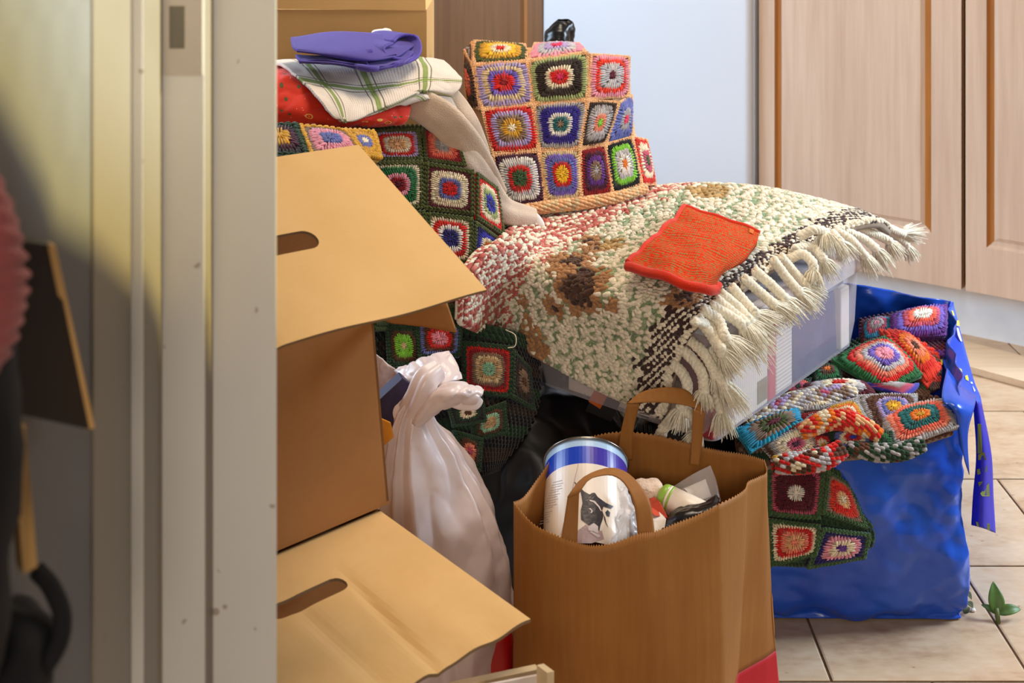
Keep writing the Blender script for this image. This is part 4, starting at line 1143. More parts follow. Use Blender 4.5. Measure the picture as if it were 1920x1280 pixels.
# ---- tassels --------------------------------------------------------------------
spl = lambda o_: bpt(0, 0, 0) + SN3 * o_
def T(px, py, o_=.02): return PV(px, py, spl(o_), SN3)
def Fp(px, py, o_=.045): return PV(px, py, bpt(0, 0, 0) + FN3 * o_, FN3)
TAS = [
 ([Fp(1262,682), Fp(1280,700,.05), Fp(1289,726,.055), Fp(1278,762,.05)], Fp(1264,800,.05), 1.0),
 ([Fp(1277,652), Fp(1299,674,.05), Fp(1316,700,.055), Fp(1320,730,.055)], Fp(1317,760,.055), .9),
 ([Fp(1285,631,.04), T(1318,660,.0), T(1337,692,.015), T(1341,702,.02)], T(1345,725,.02), .8),
 ([T(1340,722,.0), T(1345,742,.012), T(1351,766,.02)], T(1356,812,.025), 1.15),
 ([T(1330,655,.0), T(1342,680,.012), T(1352,712,.03)], T(1386,772,.045), 1.25),
 ([T(1301,603,.0), T(1332,612,.0), T(1344,640,.02), T(1352,652,.03)], T(1374,680,.04), 1.2),
 ([T(1316,580,-.01), T(1347,600,.01), T(1358,630,.03)], T(1396,676,.05), 1.3),
 ([T(1332,572,-.01), T(1367,592,.015), T(1388,606,.03)], T(1434,672,.05), 1.3),
 ([T(1351,549,-.01), T(1383,576,.01), T(1402,598,.03)], T(1442,640,.045), 1.2),
 ([T(1371,537,-.01), T(1394,564,.01), T(1414,586,.03)], T(1454,613,.045), 1.1),
 ([T(1394,521,-.01), T(1426,549,.01), T(1448,568,.03)], T(1480,593,.04), 1.1),
 ([T(1414,506,-.01), T(1445,533,.015), T(1469,557,.035)], T(1494,590,.045), 1.1),
 ([T(1449,486,-.01), T(1473,518,.01), T(1496,545,.03)], T(1524,574,.04), 1.1),
 ([T(1463,480,-.02), T(1490,512,.0), T(1512,538,.02)], T(1536,558,.03), 1.0),
 ([T(1480,486,-.02), T(1504,476,.0), T(1522,490,.02), T(1526,504,.025)], T(1524,534,.03), 1.0),
 ([T(1488,467,-.03), T(1522,463,-.01), T(1542,484,.015)], T(1560,516,.025), 1.0),
 ([T(1500,443,-.03), T(1524,431,-.01), T(1546,434,.0)], T(1552,474,.015), 1.5),
 ([T(1566,432,-.03), T(1596,450,.0), T(1620,478,.02)], T(1638,508,.03), 1.0),
 ([T(1574,428,-.04), T(1618,447,-.01), T(1640,464,.01)], T(1664,500,.02), 1.0),
 ([T(1601,424,-.04), T(1640,439,-.02), T(1666,451,.0)], T(1684,480,.01), 1.0),
 ([T(1637,420,-.05), T(1668,428,-.03), T(1691,438,-.02)], T(1721,437,-.01), 1.1),
 ([T(1648,424,-.05), T(1684,446,-.03), T(1698,458,-.02)], T(1712,484,-.01), .8),
 ([T(1560,436,-.02), T(1574,452,.0)], T(1592,482,.012), 1.1),
 ([Fp(1284,768,.045), Fp(1304,785,.05), Fp(1308,808,.05)], Fp(1296,838,.05), .9),
 ([Fp(1262,790,.045), Fp(1246,800,.048), Fp(1240,812,.05)], Fp(1234,836,.05), .7),
 ([T(1310,598,-.01), T(1334,628,.01), T(1352,660,.03)], T(1378,700,.045), 1.2),
 ([T(1342,560,-.01), T(1372,585,.012), T(1396,604,.032)], T(1420,650,.05), 1.2),
]
TC = np.array(lin((247, 237, 214)))
for ti, (pts, end, sz) in enumerate(TAS):
    rj = np.random.RandomState(100 + ti)
    c = curve(np.array(pts), 26); Ln = np.linalg.norm(np.diff(c, axis=0), axis=1).sum()
    Tn = np.gradient(c, axis=0); Tn /= np.linalg.norm(Tn, axis=1)[:, None]
    a = nrm(np.cross(Tn[0], [0, 0, 1.0])); mb = MB()
    s = np.concatenate([[0], np.cumsum(np.linalg.norm(np.diff(c, axis=0), axis=1))])
    A = []; 
    for i in range(len(c)):
        a = nrm(a - np.dot(a, Tn[i]) * Tn[i]); A.append(a)
    A = np.array(A); B = np.cross(Tn, A); R0 = .0060
    for k in range(3):     # three-strand twist
        ph = s / .022 * 6.283 + k * 2.0944
        q = c + (A * np.cos(ph)[:, None] + B * np.sin(ph)[:, None]) * R0 * .75
        mb.tube(q, R0 * .92, 6, tuple(TC * (.95 + .08 * rj.rand())))
    tas = mb.build('tassel', M['cotton'], rug, smooth=True)
    # frayed end: a knot and a brush of threads
    mb = MB(); e0 = c[-1]; ax_ = end - e0; tl = np.linalg.norm(ax_); ax_ = ax_ / tl
    s1 = nrm(np.cross(ax_, [0.3, 0.2, 1.0])); s2 = np.cross(ax_, s1)
    beads(mb, [e0], np.array([s1 * .0105]), np.array([ax_ * .008]), np.array([s2 * .0105]), [TC])
    beads(mb, [e0 + ax_ * tl * .38], np.array([s1 * .010 * sz]), np.array([ax_ * tl * .46]), np.array([s2 * .010 * sz]), [TC * .97])
    nt_ = 84; sz *= 1.22
    for k in range(nt_):
        r_ = math.sqrt(rj.rand()); th_ = rj.rand() * 6.283; d = (s1 * math.cos(th_) + s2 * math.sin(th_))
        le = tl * (.75 + .4 * rj.rand()); sp_ = .013 * sz * r_
        p0 = e0 + d * .004 * r_; p1 = e0 + ax_ * le * .40 + d * (sp_ * .75 + .003); p2_ = e0 + ax_ * le + d * sp_ * 1.5 + np.array([0, 0, -.003 * rj.rand()])
        mb.tube(np.array([p0, p1, p2_]), np.array([.0011, .0010, .0004]) * 1.2, 3, tuple(TC * (.92 + .12 * rj.rand())), caps=False)
    mb.build('tuft', M['cotton'], tas, smooth=True)

# ---- orange-red knitted cloth on the rug ---------------------------------------
kc = thing('knitted_cloth', PZ(1290, 480, .69), 'orange-red knitted cloth folded on top of the woven rug', 'cloth')
KN = [[(1284,388,.712),(1318,396,.716),(1352,408,.712),(1390,422,.708),(1424,436,.702)],
      [(1262,412,.716),(1305,420,.722),(1345,430,.720),(1385,446,.712),(1414,460,.704)],
      [(1232,440,.716),(1282,450,.724),(1330,458,.722),(1368,478,.712),(1384,492,.700)],
      [(1200,468,.714),(1255,480,.722),(1305,492,.720),(1345,506,.708),(1356,514,.696)],
      [(1176,492,.708),(1230,506,.716),(1280,524,.712),(1322,534,.702),(1342,536,.692)]]
ctrl = np.array([[PZ(*q) for q in r] for r in KN]); Gk = surf(ctrl, 70, 60)
w = Waves(61, 16); Gk[..., 2] += w(Gk) * .0022
a, b_ = np.meshgrid(np.linspace(0, 1, 70), np.linspace(0, 1, 60))
mb = MB(); mb.grid(Gk, th=.014, flip=True, uv=np.stack([a, b_, 0*a], -1)); mb.build('cloth', M['knit'], kc, smooth=True)
mb = MB(); eg = Gk[-1] + np.array([0, -.003, -.006]); mb.tube(eg, .0085, 10); mb.build('rolled_hem', M['rim_knit'], kc, smooth=True)
mb = MB(); mb.tube(Gk[:, 0] + np.array([0, 0, .001]), .0042, 8); mb.build('rolled_hem', M['rim_knit'], kc, smooth=True)
mb = MB(); mb.tube(Gk[0] + np.array([0, .003, -.001]), .005, 8); mb.build('rolled_hem', M['rim_knit'], kc, smooth=True)
mb = MB(); mb.tube(Gk[-6:, -1][::1] + np.array([.002, 0, -.006]), .006, 8); mb.build('rolled_hem', M['rim_knit'], kc, smooth=True)
M['tag'] = plain('orange_tab', (214, 110, 40), 0.7)
tg = Gk[1, 60:65] + np.array([0, 0, .0022]); mb = MB(); mb.grid(np.stack([tg, Gk[4, 60:65] + np.array([0, 0, .0022])]), th=.001, flip=True); mb.build('tab', M['tag'], kc)
# ================================================================== blue shopping bag
def film_mat(name, c1, c2, rough, bd, sc, alpha=None, spec=0.5, weave=False):
    m, nt, b = newmat(name); v = coords(nt); f = noise(nt, v, sc, 5, 0.6)
    nt.links.new(ramp(nt, f, [(0.3, lin(c1)), (0.7, lin(c2))]), b.inputs['Base Color']); setb(b, Roughness=rough)
    b.inputs['Specular IOR Level'].default_value = spec
    mu = N(nt, 'ShaderNodeTexNoise', i_Scale=sc * 1.6, i_Detail=4.0, i_Roughness=0.55); mu.noise_type = 'RIDGED_MULTIFRACTAL'
    nt.links.new(v, mu.inputs['Vector'])
    bump(nt, b, mu.outputs['Fac'], bd, 0.55)
    if alpha: b.inputs['Alpha'].default_value = alpha
    return m
M['blue_film'] = film_mat('blue_woven_film', (20, 64, 176), (38, 92, 204), 0.25, .003, 6)
M['blue_strap'] = plain('blue_strap_webbing', (30, 70, 190), 0.5, 0.1, 60, bumpd=.0005, bscale=500)
M['navy_strap'] = plain('dark_blue_strap_webbing', (32, 28, 168), 0.5, 0.1, 60, bumpd=.0005, bscale=500)
M['yellow_ink'] = plain('yellow_print', (224, 204, 40), 0.5, 0.05); M['olive_ink'] = plain('olive_print', (110, 118, 40), 0.6, 0.1)
M['white_ink'] = plain('white_print', (236, 234, 230), 0.5, 0.03)
M['black_film'] = film_mat('black_bin_liner', (10, 9, 11), (20, 18, 21), 0.28, .006, 10)
M['white_film'] = film_mat('white_carrier_film', (214, 196, 194), (228, 212, 210), 0.30, .002, 5)
M['red_film'] = film_mat('red_film', (186, 14, 20), (206, 24, 26), 0.4, .003, 9)
def ringbag(mb, rings, n, wr=.004, fr=8, seed=1, ridge=.006, mat=0, samples=None, keep_ends=True, flip=False, th=0.0015, folds=None):
    """rings: list of closed control loops (k,3); skins them with wrinkles"""
    S = np.stack([curve(np.vstack([np.asarray(r), np.asarray(r)[:1]]), n + 1)[:-1] for r in rings])
    nz = samples or len(rings)
    G = np.einsum('ar,rck->ack', crw(len(rings), np.linspace(0, len(rings) - 1, nz)), S)
    w1, w2 = Waves(seed, fr), Waves(seed + 1, fr * 2.2)
    du = (np.roll(G, -1, 1) - np.roll(G, 1, 1)); dv = np.gradient(G, axis=0); nn = np.cross(du, dv); nn /= np.linalg.norm(nn, axis=2)[..., None] + 1e-12
    k = np.ones(nz)
    if keep_ends: k = np.clip(np.minimum(np.arange(nz), nz + 4) / 3.0, 0, 1)
    G = G + nn * ((w1(G) * wr + Waves(seed + 2, fr * 2.2, 7).crumple(G) * ridge + Waves(seed + 5, fr * 5.5, 6).crumple(G) * ridge * .18) * k[:, None])[..., None]
    if folds:
        a_ = np.arange(G.shape[1]) / G.shape[1] * folds[0]; z_ = np.linspace(0, 1, nz)[:, None]
        x_ = a_[None] + .55 * np.sin(z_ * 5 + np.sin(a_ * 2.1)[None]) + .4 * np.sin(a_ * .9)[None]
        t_ = np.abs(x_ - np.floor(x_) - .5) * 4 - 1
        G = G + nn * (t_ * folds[1] * (k[:, None] * np.sin(np.clip(z_ * 1.1, 0, 1) * 3.1416) ** .5))[..., None]
    mb.grid(G, wrap=True, th=th, mat=mat, flip=flip); return G
BB = thing('shopping_bag', (0.66, 2.5, 0), 'big blue plastic shopping bag stuffed with crochet, standing on the tiles', 'shopping bag')
def brow(FL, FM, FR, RM, BR, BM, BL, LM):
    m = lambda a, b, t: a + (b - a) * t
    FL, FM, FR, RM, BR, BM, BL, LM = [np.asarray(q, float) for q in (FL, FM, FR, RM, BR, BM, BL, LM)]
    return [FL, FM, m(FM, FR, .6), m(FM, FR, .93), m(FR, RM, .08), m(FR, RM, .5), RM, m(RM, BR, .9), m(BR, BM, .1), BM, m(BM, BL, .9), m(BL, LM, .1), LM, m(LM, FL, .9)]
bot = brow((.455,2.265,.004), P(1620,1168,2.262) * [1,1,0] + [0,0,.004], (.832,2.262,.004), (.84,2.5,.004), (.84,2.79,.004), (.64,2.8,.004), (.45,2.8,.004), (.45,2.5,.004))
low_ = brow((.45,2.25,.05), (.64,2.235,.05), (.842,2.25,.05), (.855,2.5,.05), (.85,2.79,.05), (.64,2.81,.05), (.44,2.8,.05), (.44,2.5,.05))
mid = brow((.44,2.24,.18), (.64,2.215,.18), (.838,2.25,.18), (.87,2.5,.18), (.9,2.79,.2), (.65,2.82,.2), (.43,2.8,.2), (.43,2.5,.2))
mid2 = brow((.435,2.24,.30), (.64,2.22,.30), (.835,2.262,.30), (.87,2.5,.30), (.95,2.79,.3), (.66,2.82,.3), (.43,2.8,.3), (.42,2.5,.3))
rim = brow(P(1400,830,2.24), P(1600,812,2.24), P(1800,748,2.275), P(1790,650,2.52), P(1785,566,2.79), P(1690,548,2.80), P(1580,530,2.80), P(1380,700,2.52))
mb = MB(); ringbag(mb, [bot, low_, mid, mid2, rim], 220, .003, 4, 71, .0075, samples=150)
mb.add(np.array(bot), [tuple(range(14))]); mb.build('body', M['blue_film'], BB, smooth=True)
# front corner folded over the rim
mbf = MB(); mbf.grid(surf(np.array([[P(1776,690,2.40), P(1800,720,2.38), P(1832,742,2.37)], [P(1766,745,2.27), P(1796,755,2.25), P(1826,768,2.27)], [P(1790,772,2.245), P(1800,800,2.24), P(1815,815,2.25)], [P(1798,830,2.245), P(1808,860,2.242), P(1818,890,2.25)]]), 14, 20), th=.0015, flip=True)
mbf.build('folded_corner', M['blue_film'], BB, smooth=True)
US = np.array([[P(1783,566,2.78), P(1787,566,2.79)], [P(1762,640,2.66), P(1806,640,2.68)], [P(1773,690,2.50), P(1826,712,2.52)], [P(1798,722,2.42), P(1838,742,2.44)], [P(1822,768,2.36), P(1842,764,2.40)]])
GU = surf(US, 10, 40); mb = MB(); mb.grid(GU, th=.0015, flip=True); us = mb.build('strap', M['blue_strap'], BB, smooth=True)
HS = np.array([[P(1824,752,2.37), P(1833,752,2.36), P(1841,756,2.40)], [P(1830,850,2.36), P(1845,850,2.35), P(1859,850,2.39)], [P(1824,930,2.36), P(1844,930,2.35), P(1863,930,2.39)], [P(1821,984,2.36), P(1843,990,2.35), P(1867,999,2.39)]])
GH = surf(HS, 12, 40); mb = MB(); mb.grid(GH, th=.002, flip=True); hs = mb.build('strap', M['navy_strap'], BB, smooth=True)
def strap_decal(Gs, quads, mat, parent, nm='yellow_lettering'):
    p = Gs.reshape(-1, 3); x = 960 + p[:, 0] / p[:, 1] * FPX; y = HOR + (CAMH - p[:, 2]) / p[:, 1] * FPX
    for q in quads:
        mb = MB(); v = []
        for (px, py) in q:
            k = np.argsort((x - px) ** 2 + (y - py) ** 2)[:4]; v.append(P(px, py, p[k, 1].mean() - .006))
        n = len(v); v2 = [a + np.array([0, .001, 0]) for a in v]
        mb.add(v + v2, [tuple(range(n)), tuple(range(n, 2*n))[::-1]] + [(i, n + i, n + (i+1) % n, (i+1) % n) for i in range(n)])
        mb.build(nm, mat, parent)
strap_decal(GU, [[(1772,669),(1780,667),(1782,677),(1774,680)], [(1781,676),(1787,669),(1793,677),(1786,686),(1779,682)], [(1791,691),(1794,688),(1803,692),(1805,701),(1793,698)],
                 [(1810,705),(1814,703),(1816,709),(1816,714),(1811,711)], [(1792,600),(1798,601),(1799,611),(1793,610)], [(1764,672),(1768,671),(1767,684),(1763,684)], [(1784,583),(1787,582),(1790,592),(1787,591)]], M['yellow_ink'], us)
strap_decal(GU, [[(1794,614),(1797,615),(1804,640),(1801,639),(1796,628)], [(1820,716),(1823,716),(1824,719),(1821,719)], [(1824,723),(1829,732),(1827,734)]], M['white_ink'], us, 'white_lettering')
strap_decal(GH, [[(1833,795),(1840,795),(1842,850),(1833,850)], [(1834,852),(1846,848),(1850,862),(1834,862)], [(1832,880),(1851,873),(1850,884),(1833,890)], [(1834,904),(1843,903),(1836,912)], [(1838,925),(1854,905),(1856,930),(1842,930)], [(1830,978),(1856,982),(1856,994),(1832,986)]], M['olive_ink'], hs, 'olive_lettering')

# ---- blankets in and over the blue bag -----------------------------------------
hg = thing('crocheted_blanket', P(1530, 1060, 2.2), 'green-edged granny square blanket hanging over the front of the blue bag', 'blanket')
bmb = MB()
for c, cols in [
 ([(1438,876,2.20),(1546,877,2.205),(1536,972,2.185),(1440,964,2.18)], ['white','white','maroon','maroon','maroon','rose']),
 ([(1550,880,2.205),(1592,908,2.225),(1626,990,2.205),(1540,962,2.185)], ['cream','peach','red','scarlet','taupe']),
 ([(1440,972,2.18),(1538,984,2.185),(1530,1038,2.18),(1444,1060,2.175)], ['salmon','peach','salmon','red','cream']),
 ([(1542,988,2.185),(1630,1000,2.20),(1622,1044,2.20),(1512,1064,2.18)], ['purple','cream','pink','navy']),
 ([(1380,880,2.20),(1436,876,2.20),(1438,962,2.18),(1384,960,2.18)], ['red','cream','blue','brown']),
]: granny(hg, c, cols, .06, border='moss', bmb=bmb, bw=.06)
blanket_border(bmb, hg)
rows = [[(1400,868,2.215),(1480,872,2.215),(1550,874,2.22),(1596,896,2.238)], [(1400,960,2.195),(1480,965,2.195),(1546,968,2.20),(1634,990,2.212)], [(1410,1056,2.19),(1470,1060,2.19),(1530,1058,2.195),(1632,1024,2.212)]]
mb = MB(); cc = [[P(*q) for q in r] for r in rows]; mb.grid(surf(cc, 20, 16), tuple(YC['moss']), th=.008, flip=True); stitched(mb, cc, ['moss', 'dgreen']); mb.build('backing', M['yarn'], hg, smooth=True)
def heap(label, cells, border, bw=.035, rows=None, cols=('brown', 'taupe', 'dgreen'), at=(1600, 780, 2.3), bulge=.16):
    t = thing('crocheted_blanket', P(*at), label, 'blanket'); bm_ = MB()
    for c, k in cells:
        m_ = [sum(q[i] for q in c) / 4 for i in range(2)]
        c = [(m_[0] + (q[0] - m_[0]) * 1.07, m_[1] + (q[1] - m_[1]) * 1.07, q[2]) for q in c]
        granny(t, c, k, bulge, border=border if len(k) > 5 else k[-1], bmb=bm_, bw=bw, pile=1.25)
    blanket_border(bm_, t)
    if rows:
        m = MB(); cc = [[P(*q) for q in r] for r in rows]; m.grid(surf(cc, 24, 18), tuple(YC[cols[0]]), th=.01, flip=True); stitched(m, cc, list(cols), .010); m.build('backing', M['yarn'], t, smooth=True)
    return t
heap('brown and grey granny square blanket spilling over the rim of the blue bag', [
 ([(1380,806,2.17),(1492,768,2.25),(1500,790,2.22),(1410,846,2.14)], ['maroon','olive','taupe','cyan']),
 ([(1424,832,2.17),(1512,788,2.22),(1546,846,2.19),(1462,874,2.16)], ['plum','rose','cream','cream','grey','brown']),
 ([(1500,778,2.23),(1548,770,2.24),(1556,812,2.21),(1520,812,2.20)], ['lilac','taupe','grey','dred']),
 ([(1545,764,2.24),(1604,748,2.27),(1632,802,2.22),(1556,810,2.21)], ['red','scarlet','cream','orange','gold','grey']),
 ([(1608,744,2.29),(1716,742,2.32),(1716,790,2.26),(1640,816,2.22)], ['yellow','gold','blue','lilac','brown','brown','grey']),
 ([(1648,776,2.26),(1768,750,2.30),(1792,800,2.24),(1676,842,2.19)], ['gold','orange','teal','teal','coral','salmon','grey']),
 ([(1470,745,2.28),(1560,738,2.31),(1560,768,2.26),(1492,768,2.25)], ['pink','taupe','cream','lgrey']),
 ([(1556,810,2.205),(1632,804,2.215),(1640,836,2.19),(1560,842,2.185)], ['royal','red','cream','blue','dgreen']),
 ([(1516,812,2.20),(1556,812,2.205),(1566,862,2.18),(1530,858,2.18)], ['gold','cream','red','plum']),
 ([(1632,806,2.215),(1672,810,2.21),(1680,850,2.185),(1640,848,2.185)], ['dgreen','green','dgreen']),
], 'grey', rows=[[(1380,800,2.24),(1470,750,2.34),(1560,738,2.36),(1660,738,2.37),(1760,745,2.36)], [(1380,830,2.20),(1470,800,2.25),(1560,790,2.27),(1660,790,2.28),(1775,780,2.30)],
  [(1390,860,2.17),(1470,860,2.19),(1560,850,2.21),(1660,838,2.22),(1784,806,2.25)], [(1400,880,2.2),(1480,876,2.21),(1570,862,2.23),(1670,848,2.24),(1770,816,2.27)]])
def roll(parent, path, wid, cols, stripe=.02, step=.0085):
    """a rolled fold of crochet: stitches wound round a soft tube"""
    pts = curve([P(*q) for q in path], 60); L = np.concatenate([[0], np.cumsum(np.linalg.norm(np.diff(pts, axis=0), axis=1))])
    ns = max(6, int(L[-1] / step)); s = (np.arange(ns) + .5) / ns * L[-1]
    c = np.stack([np.interp(s, L, pts[:, k]) for k in range(3)], 1); w = np.interp(s / L[-1], np.linspace(0, 1, len(wid)), wid)
    T = np.gradient(c, axis=0); T /= np.linalg.norm(T, axis=1)[:, None]; a = nrm(np.cross(T[0], [0, 0, 1.])); m = MB()
    m.tube(c, w * .95, 10, tuple(YC[cols[0]]))
    for i in range(ns):
        a = nrm(a - np.dot(a, T[i]) * T[i]); b = np.cross(T[i], a); k = max(8, int(6.283 * w[i] / (step * .8)))
        th = (np.arange(k) + .5 * (i % 2)) / k * 6.283; n = a[None] * np.cos(th)[:, None] + b[None] * np.sin(th)[:, None]
        fld = Waves(len(path) + len(cols) * 7 + int(wid[1] * 9000), 16)(c[i] + n * w[i] * 1.4)
        ci = np.stack([YC[cols[int(abs(f_) * 2.3 + .5) % len(cols)]] for f_ in fld]) * np.clip(1 + .12 * RS.randn(k, 1), .6, 1.3)
        tg = np.cross(T[i][None], n)
        beads(m, c[i] + n * w[i], tg * step * .45, np.tile(T[i] * step * .75, (k, 1)) + tg * step * .2, n * step * .5, ci)
    return m.build('rolled_fold', M['yarn'], parent, smooth=True)
HB = bpy.data.objects['crocheted_blanket.005'] if 'crocheted_blanket.005' in bpy.data.objects else hg
roll(HB, [(1404,800,2.20),(1470,764,2.26),(1540,746,2.29),(1600,736,2.31)], [.012,.018,.020,.014], ['cream','lgrey','taupe','lilac','rose'])
roll(HB, [(1500,812,2.19),(1560,786,2.205),(1620,800,2.20),(1650,818,2.19)], [.010,.015,.016,.010], ['peach','red','orange','cream','taupe'])
roll(HB, [(1450,872,2.15),(1510,866,2.155),(1550,858,2.16),(1580,840,2.17)], [.012,.016,.016,.012], ['lgrey','red','brown','cream','gold'])
roll(HB, [(1590,838,2.18),(1640,848,2.175),(1690,846,2.18),(1730,832,2.19)], [.008,.013,.013,.010], ['dgreen','grey','dgreen','brown'])
roll(pe, [(946,398,2.485),(1028,388,2.50),(1096,380,2.515),(1150,371,2.535),(1212,354,2.575)], [.007,.010,.010,.009,.006], ['peach','peach','sand','peach'])
heap('red and green bordered granny square folded at the top of the blue bag', [
 ([(1565,676,2.41),(1660,634,2.53),(1724,702,2.40),(1664,738,2.33)], ['pink','pink','violet','lgrey','salmon','red','green']),
 ([(1500,724,2.33),(1620,716,2.37),(1640,744,2.32),(1520,746,2.30)], ['red','cream','lgrey','maroon']),
 ([(1520,690,2.42),(1570,682,2.42),(1580,716,2.37),(1530,722,2.34)], ['orange','brown','green','dgreen']),
 ([(1610,716,2.36),(1668,738,2.33),(1720,722,2.36),(1700,746,2.32)], ['lgrey','grey','rose','royal']),
 ([(1470,724,2.33),(1520,710,2.36),(1512,742,2.31),(1476,752,2.30)], ['dgreen','rose','coral','dgreen']),
], 'green', rows=[[(1480,690,2.5),(1570,650,2.58),(1660,625,2.62),(1740,660,2.52)], [(1470,725,2.40),(1570,700,2.45),(1660,680,2.48),(1740,710,2.42)], [(1470,760,2.34),(1570,750,2.36),(1660,745,2.37),(1740,745,2.37)]], cols=('dgreen', 'brown'), at=(1640, 740, 2.4), bulge=.18)
heap('red and brown crochet square standing between green and purple ones in the blue bag', [
 ([(1652,622,2.55),(1704,628,2.56),(1760,690,2.44),(1738,724,2.38)], ['brown','salmon','orange','red','scarlet']),
], 'scarlet', rows=[[(1655,625,2.58),(1705,628,2.59),(1755,660,2.55)], [(1690,680,2.48),(1735,690,2.46),(1762,695,2.46)], [(1730,730,2.40),(1745,732,2.40),(1758,730,2.41)]], cols=('scarlet', 'brown'), at=(1720, 735, 2.4), bulge=.16)
heap('purple crochet square with a white and pink flower at the back of the blue bag', [
 ([(1674,592,2.63),(1772,574,2.70),(1770,628,2.60),(1672,632,2.56)], ['white','white','coral','rose','violet','purple']),
 ([(1618,604,2.66),(1674,596,2.66),(1674,634,2.57),(1618,650,2.56)], ['pink','grey','rose','cyan','maroon']),
], 'purple', rows=[[(1610,600,2.74),(1690,585,2.75),(1776,578,2.76)], [(1610,640,2.62),(1690,632,2.62),(1772,625,2.64)], [(1610,670,2.55),(1690,670,2.55),(1768,668,2.56)]], cols=('plum', 'maroon', 'purple'), at=(1720, 660, 2.6), bulge=.2)

# ================================================================== black sacks
def sack(ctr, rad, seed, label, name='bin_bag', amp=.02, freq=5, fb=.002):
    mb = MB(); lump(mb, ctr, rad, seed, amp, freq, 90, 60, flatb=fb, sq=.75)
    return tag(mb.build(name, M['black_film'], smooth=True, loc=(ctr[0], ctr[1], 0)), label, 'bin bag')
sack((.06, 2.33, .20), (.17, .17, .20), 81, 'shiny black bin bag on the floor between the white bag and the brown paper bag')
sack((.33, 2.48, .20), (.12, .22, .195), 85, 'black bin bag under the clear storage box')
sack((-.36, 2.40, .44), (.17, .12, .44), 87, 'tall black bin bag behind the cardboard boxes, under the folded cloths')
mb = MB()
rg = [[P(1046 + 90 * math.cos(a), 420, 3.0) + np.array([0, .09 * math.sin(a), 0]) for a in np.linspace(0, 6.283, 9)[:-1]]]
for (py, cx, rx) in ((760, 1046, 90), (300, 1046, 70), (120, 1050, 34), (80, 1050, 24), (60, 1054, 17), (42, 1056, 10)):
    pass
rings = []
for (py, cx, rx) in ((805, 1046, 60), (500, 1046, 80), (200, 1046, 60), (110, 1048, 36), (80, 1049, 26), (60, 1052, 22), (46, 1054, 17), (40, 1055, 9)):
    rings.append([P(cx + rx * math.cos(a), py, 3.02) + np.array([0, rx / 760. * math.sin(a), 0]) for a in np.linspace(0, 6.283, 9)[:-1]])
for q in rings[0]: q[2] = .003
ringbag(mb, rings, 36, .003, 9, 91, .006, samples=50, keep_ends=False, flip=True); mb.add(np.array(rings[-1]), [tuple(range(8))[::-1]])
tag(mb.build('bin_bag', M['black_film'], smooth=True, loc=tuple(P(1046, 805, 3.02) * [1, 1, 0])), 'black bin bag with its tip showing against the white fridge', 'bin bag')

# ================================================================== knotted white carrier bag
wb = thing('plastic_bag', (-.13, 1.95, 0), 'knotted white plastic carrier bag slumped beside the cardboard boxes', 'plastic bag')
rings = []
for (py, cx, rx, d, ry) in ((0, 812, 140, 1.97, .09), (1300, 815, 150, 1.96, .10), (1180, 818, 152, 1.95, .105), (1080, 815, 149, 1.94, .105), (980, 806, 132, 1.93, .095), (900, 790, 108, 1.93, .08), (830, 776, 78, 1.92, .06), (780, 768, 48, 1.91, .04), (745, 776, 27, 1.90, .022), (718, 792, 15, 1.89, .013)):
    c = P(cx, py, d)
    if py == 0: c[2] = .003
    rings.append([c + np.array([rx * d / FPX * math.cos(a), ry * math.sin(a), 0]) for a in np.linspace(0, 6.2832, 11)[:-1]])
mb = MB(); ringbag(mb, rings, 170, .004, 5, 93, .0036, samples=190, flip=False, folds=(11, .007)); mb.build('body', M['white_film'], wb, smooth=True)
def film(name, rows, parent, mat, wr=.002, seed=1, nu=30, nv=24, ridge=.003, th=.0012):
    return sheet(name, rows, mat, parent, nu, nv, th, wr, 16, seed, True, ridge=ridge)
film('knot_flap', [[(738,694,1.95),(790,670,1.94),(842,656,1.95)], [(758,712,1.92),(808,694,1.905),(858,680,1.93)], [(780,732,1.90),(824,720,1.885),(868,708,1.91)]], wb, M['white_film'], seed=2)
film('back_panel', [[(690,650,2.0),(715,672,1.99),(742,694,1.98),(780,726,1.93)], [(690,700,1.99),(714,714,1.985),(740,724,1.98),(776,744,1.94)], [(690,820,1.98),(712,820,1.98),(738,800,1.98),(770,770,1.95)]], wb, M['white_film'], seed=5)
def taper(name, path, wid, parent, mat, seed, flat=.6):
    return rope(path, wid, name, parent, mat, 4, seed, flat)
film('knot_tail', [[(764,782,1.90),(782,744,1.895),(816,722,1.89),(858,714,1.89),(886,718,1.895),(907,728,1.90)], [(768,790,1.878),(790,752,1.87),(824,731,1.866),(862,724,1.868),(886,728,1.875),(906,737,1.885)], [(774,798,1.868),(800,766,1.858),(836,746,1.852),(868,740,1.858),(888,742,1.87),(902,748,1.88)], [(782,806,1.875),(812,780,1.868),(842,764,1.866),(868,760,1.872),(884,762,1.88),(892,766,1.886)], [(786,802,1.90),(816,776,1.90),(844,762,1.90),(868,758,1.905),(884,758,1.905),(892,762,1.905)]], wb, M['white_film'], seed=3, nu=40, wr=.002, ridge=.004)
taper('knot_tail', [(830,748,1.88),(862,752,1.88),(888,752,1.885),(898,742,1.89)], [.006,.011,.012,.008], wb, M['white_film'], 6)
taper('knot_neck', [(775,772,1.885),(786,742,1.875),(800,712,1.88),(822,692,1.90)], [.022,.018,.018,.014], wb, M['white_film'], 8)
M['tear'] = plain('brown_scuff', (120, 84, 50), 0.8)
M['dark_purple'] = plain('dark_purple_box', (44, 32, 66), 0.5); M['orange_paper'] = plain('orange_envelope', (224, 150, 44), 0.7)
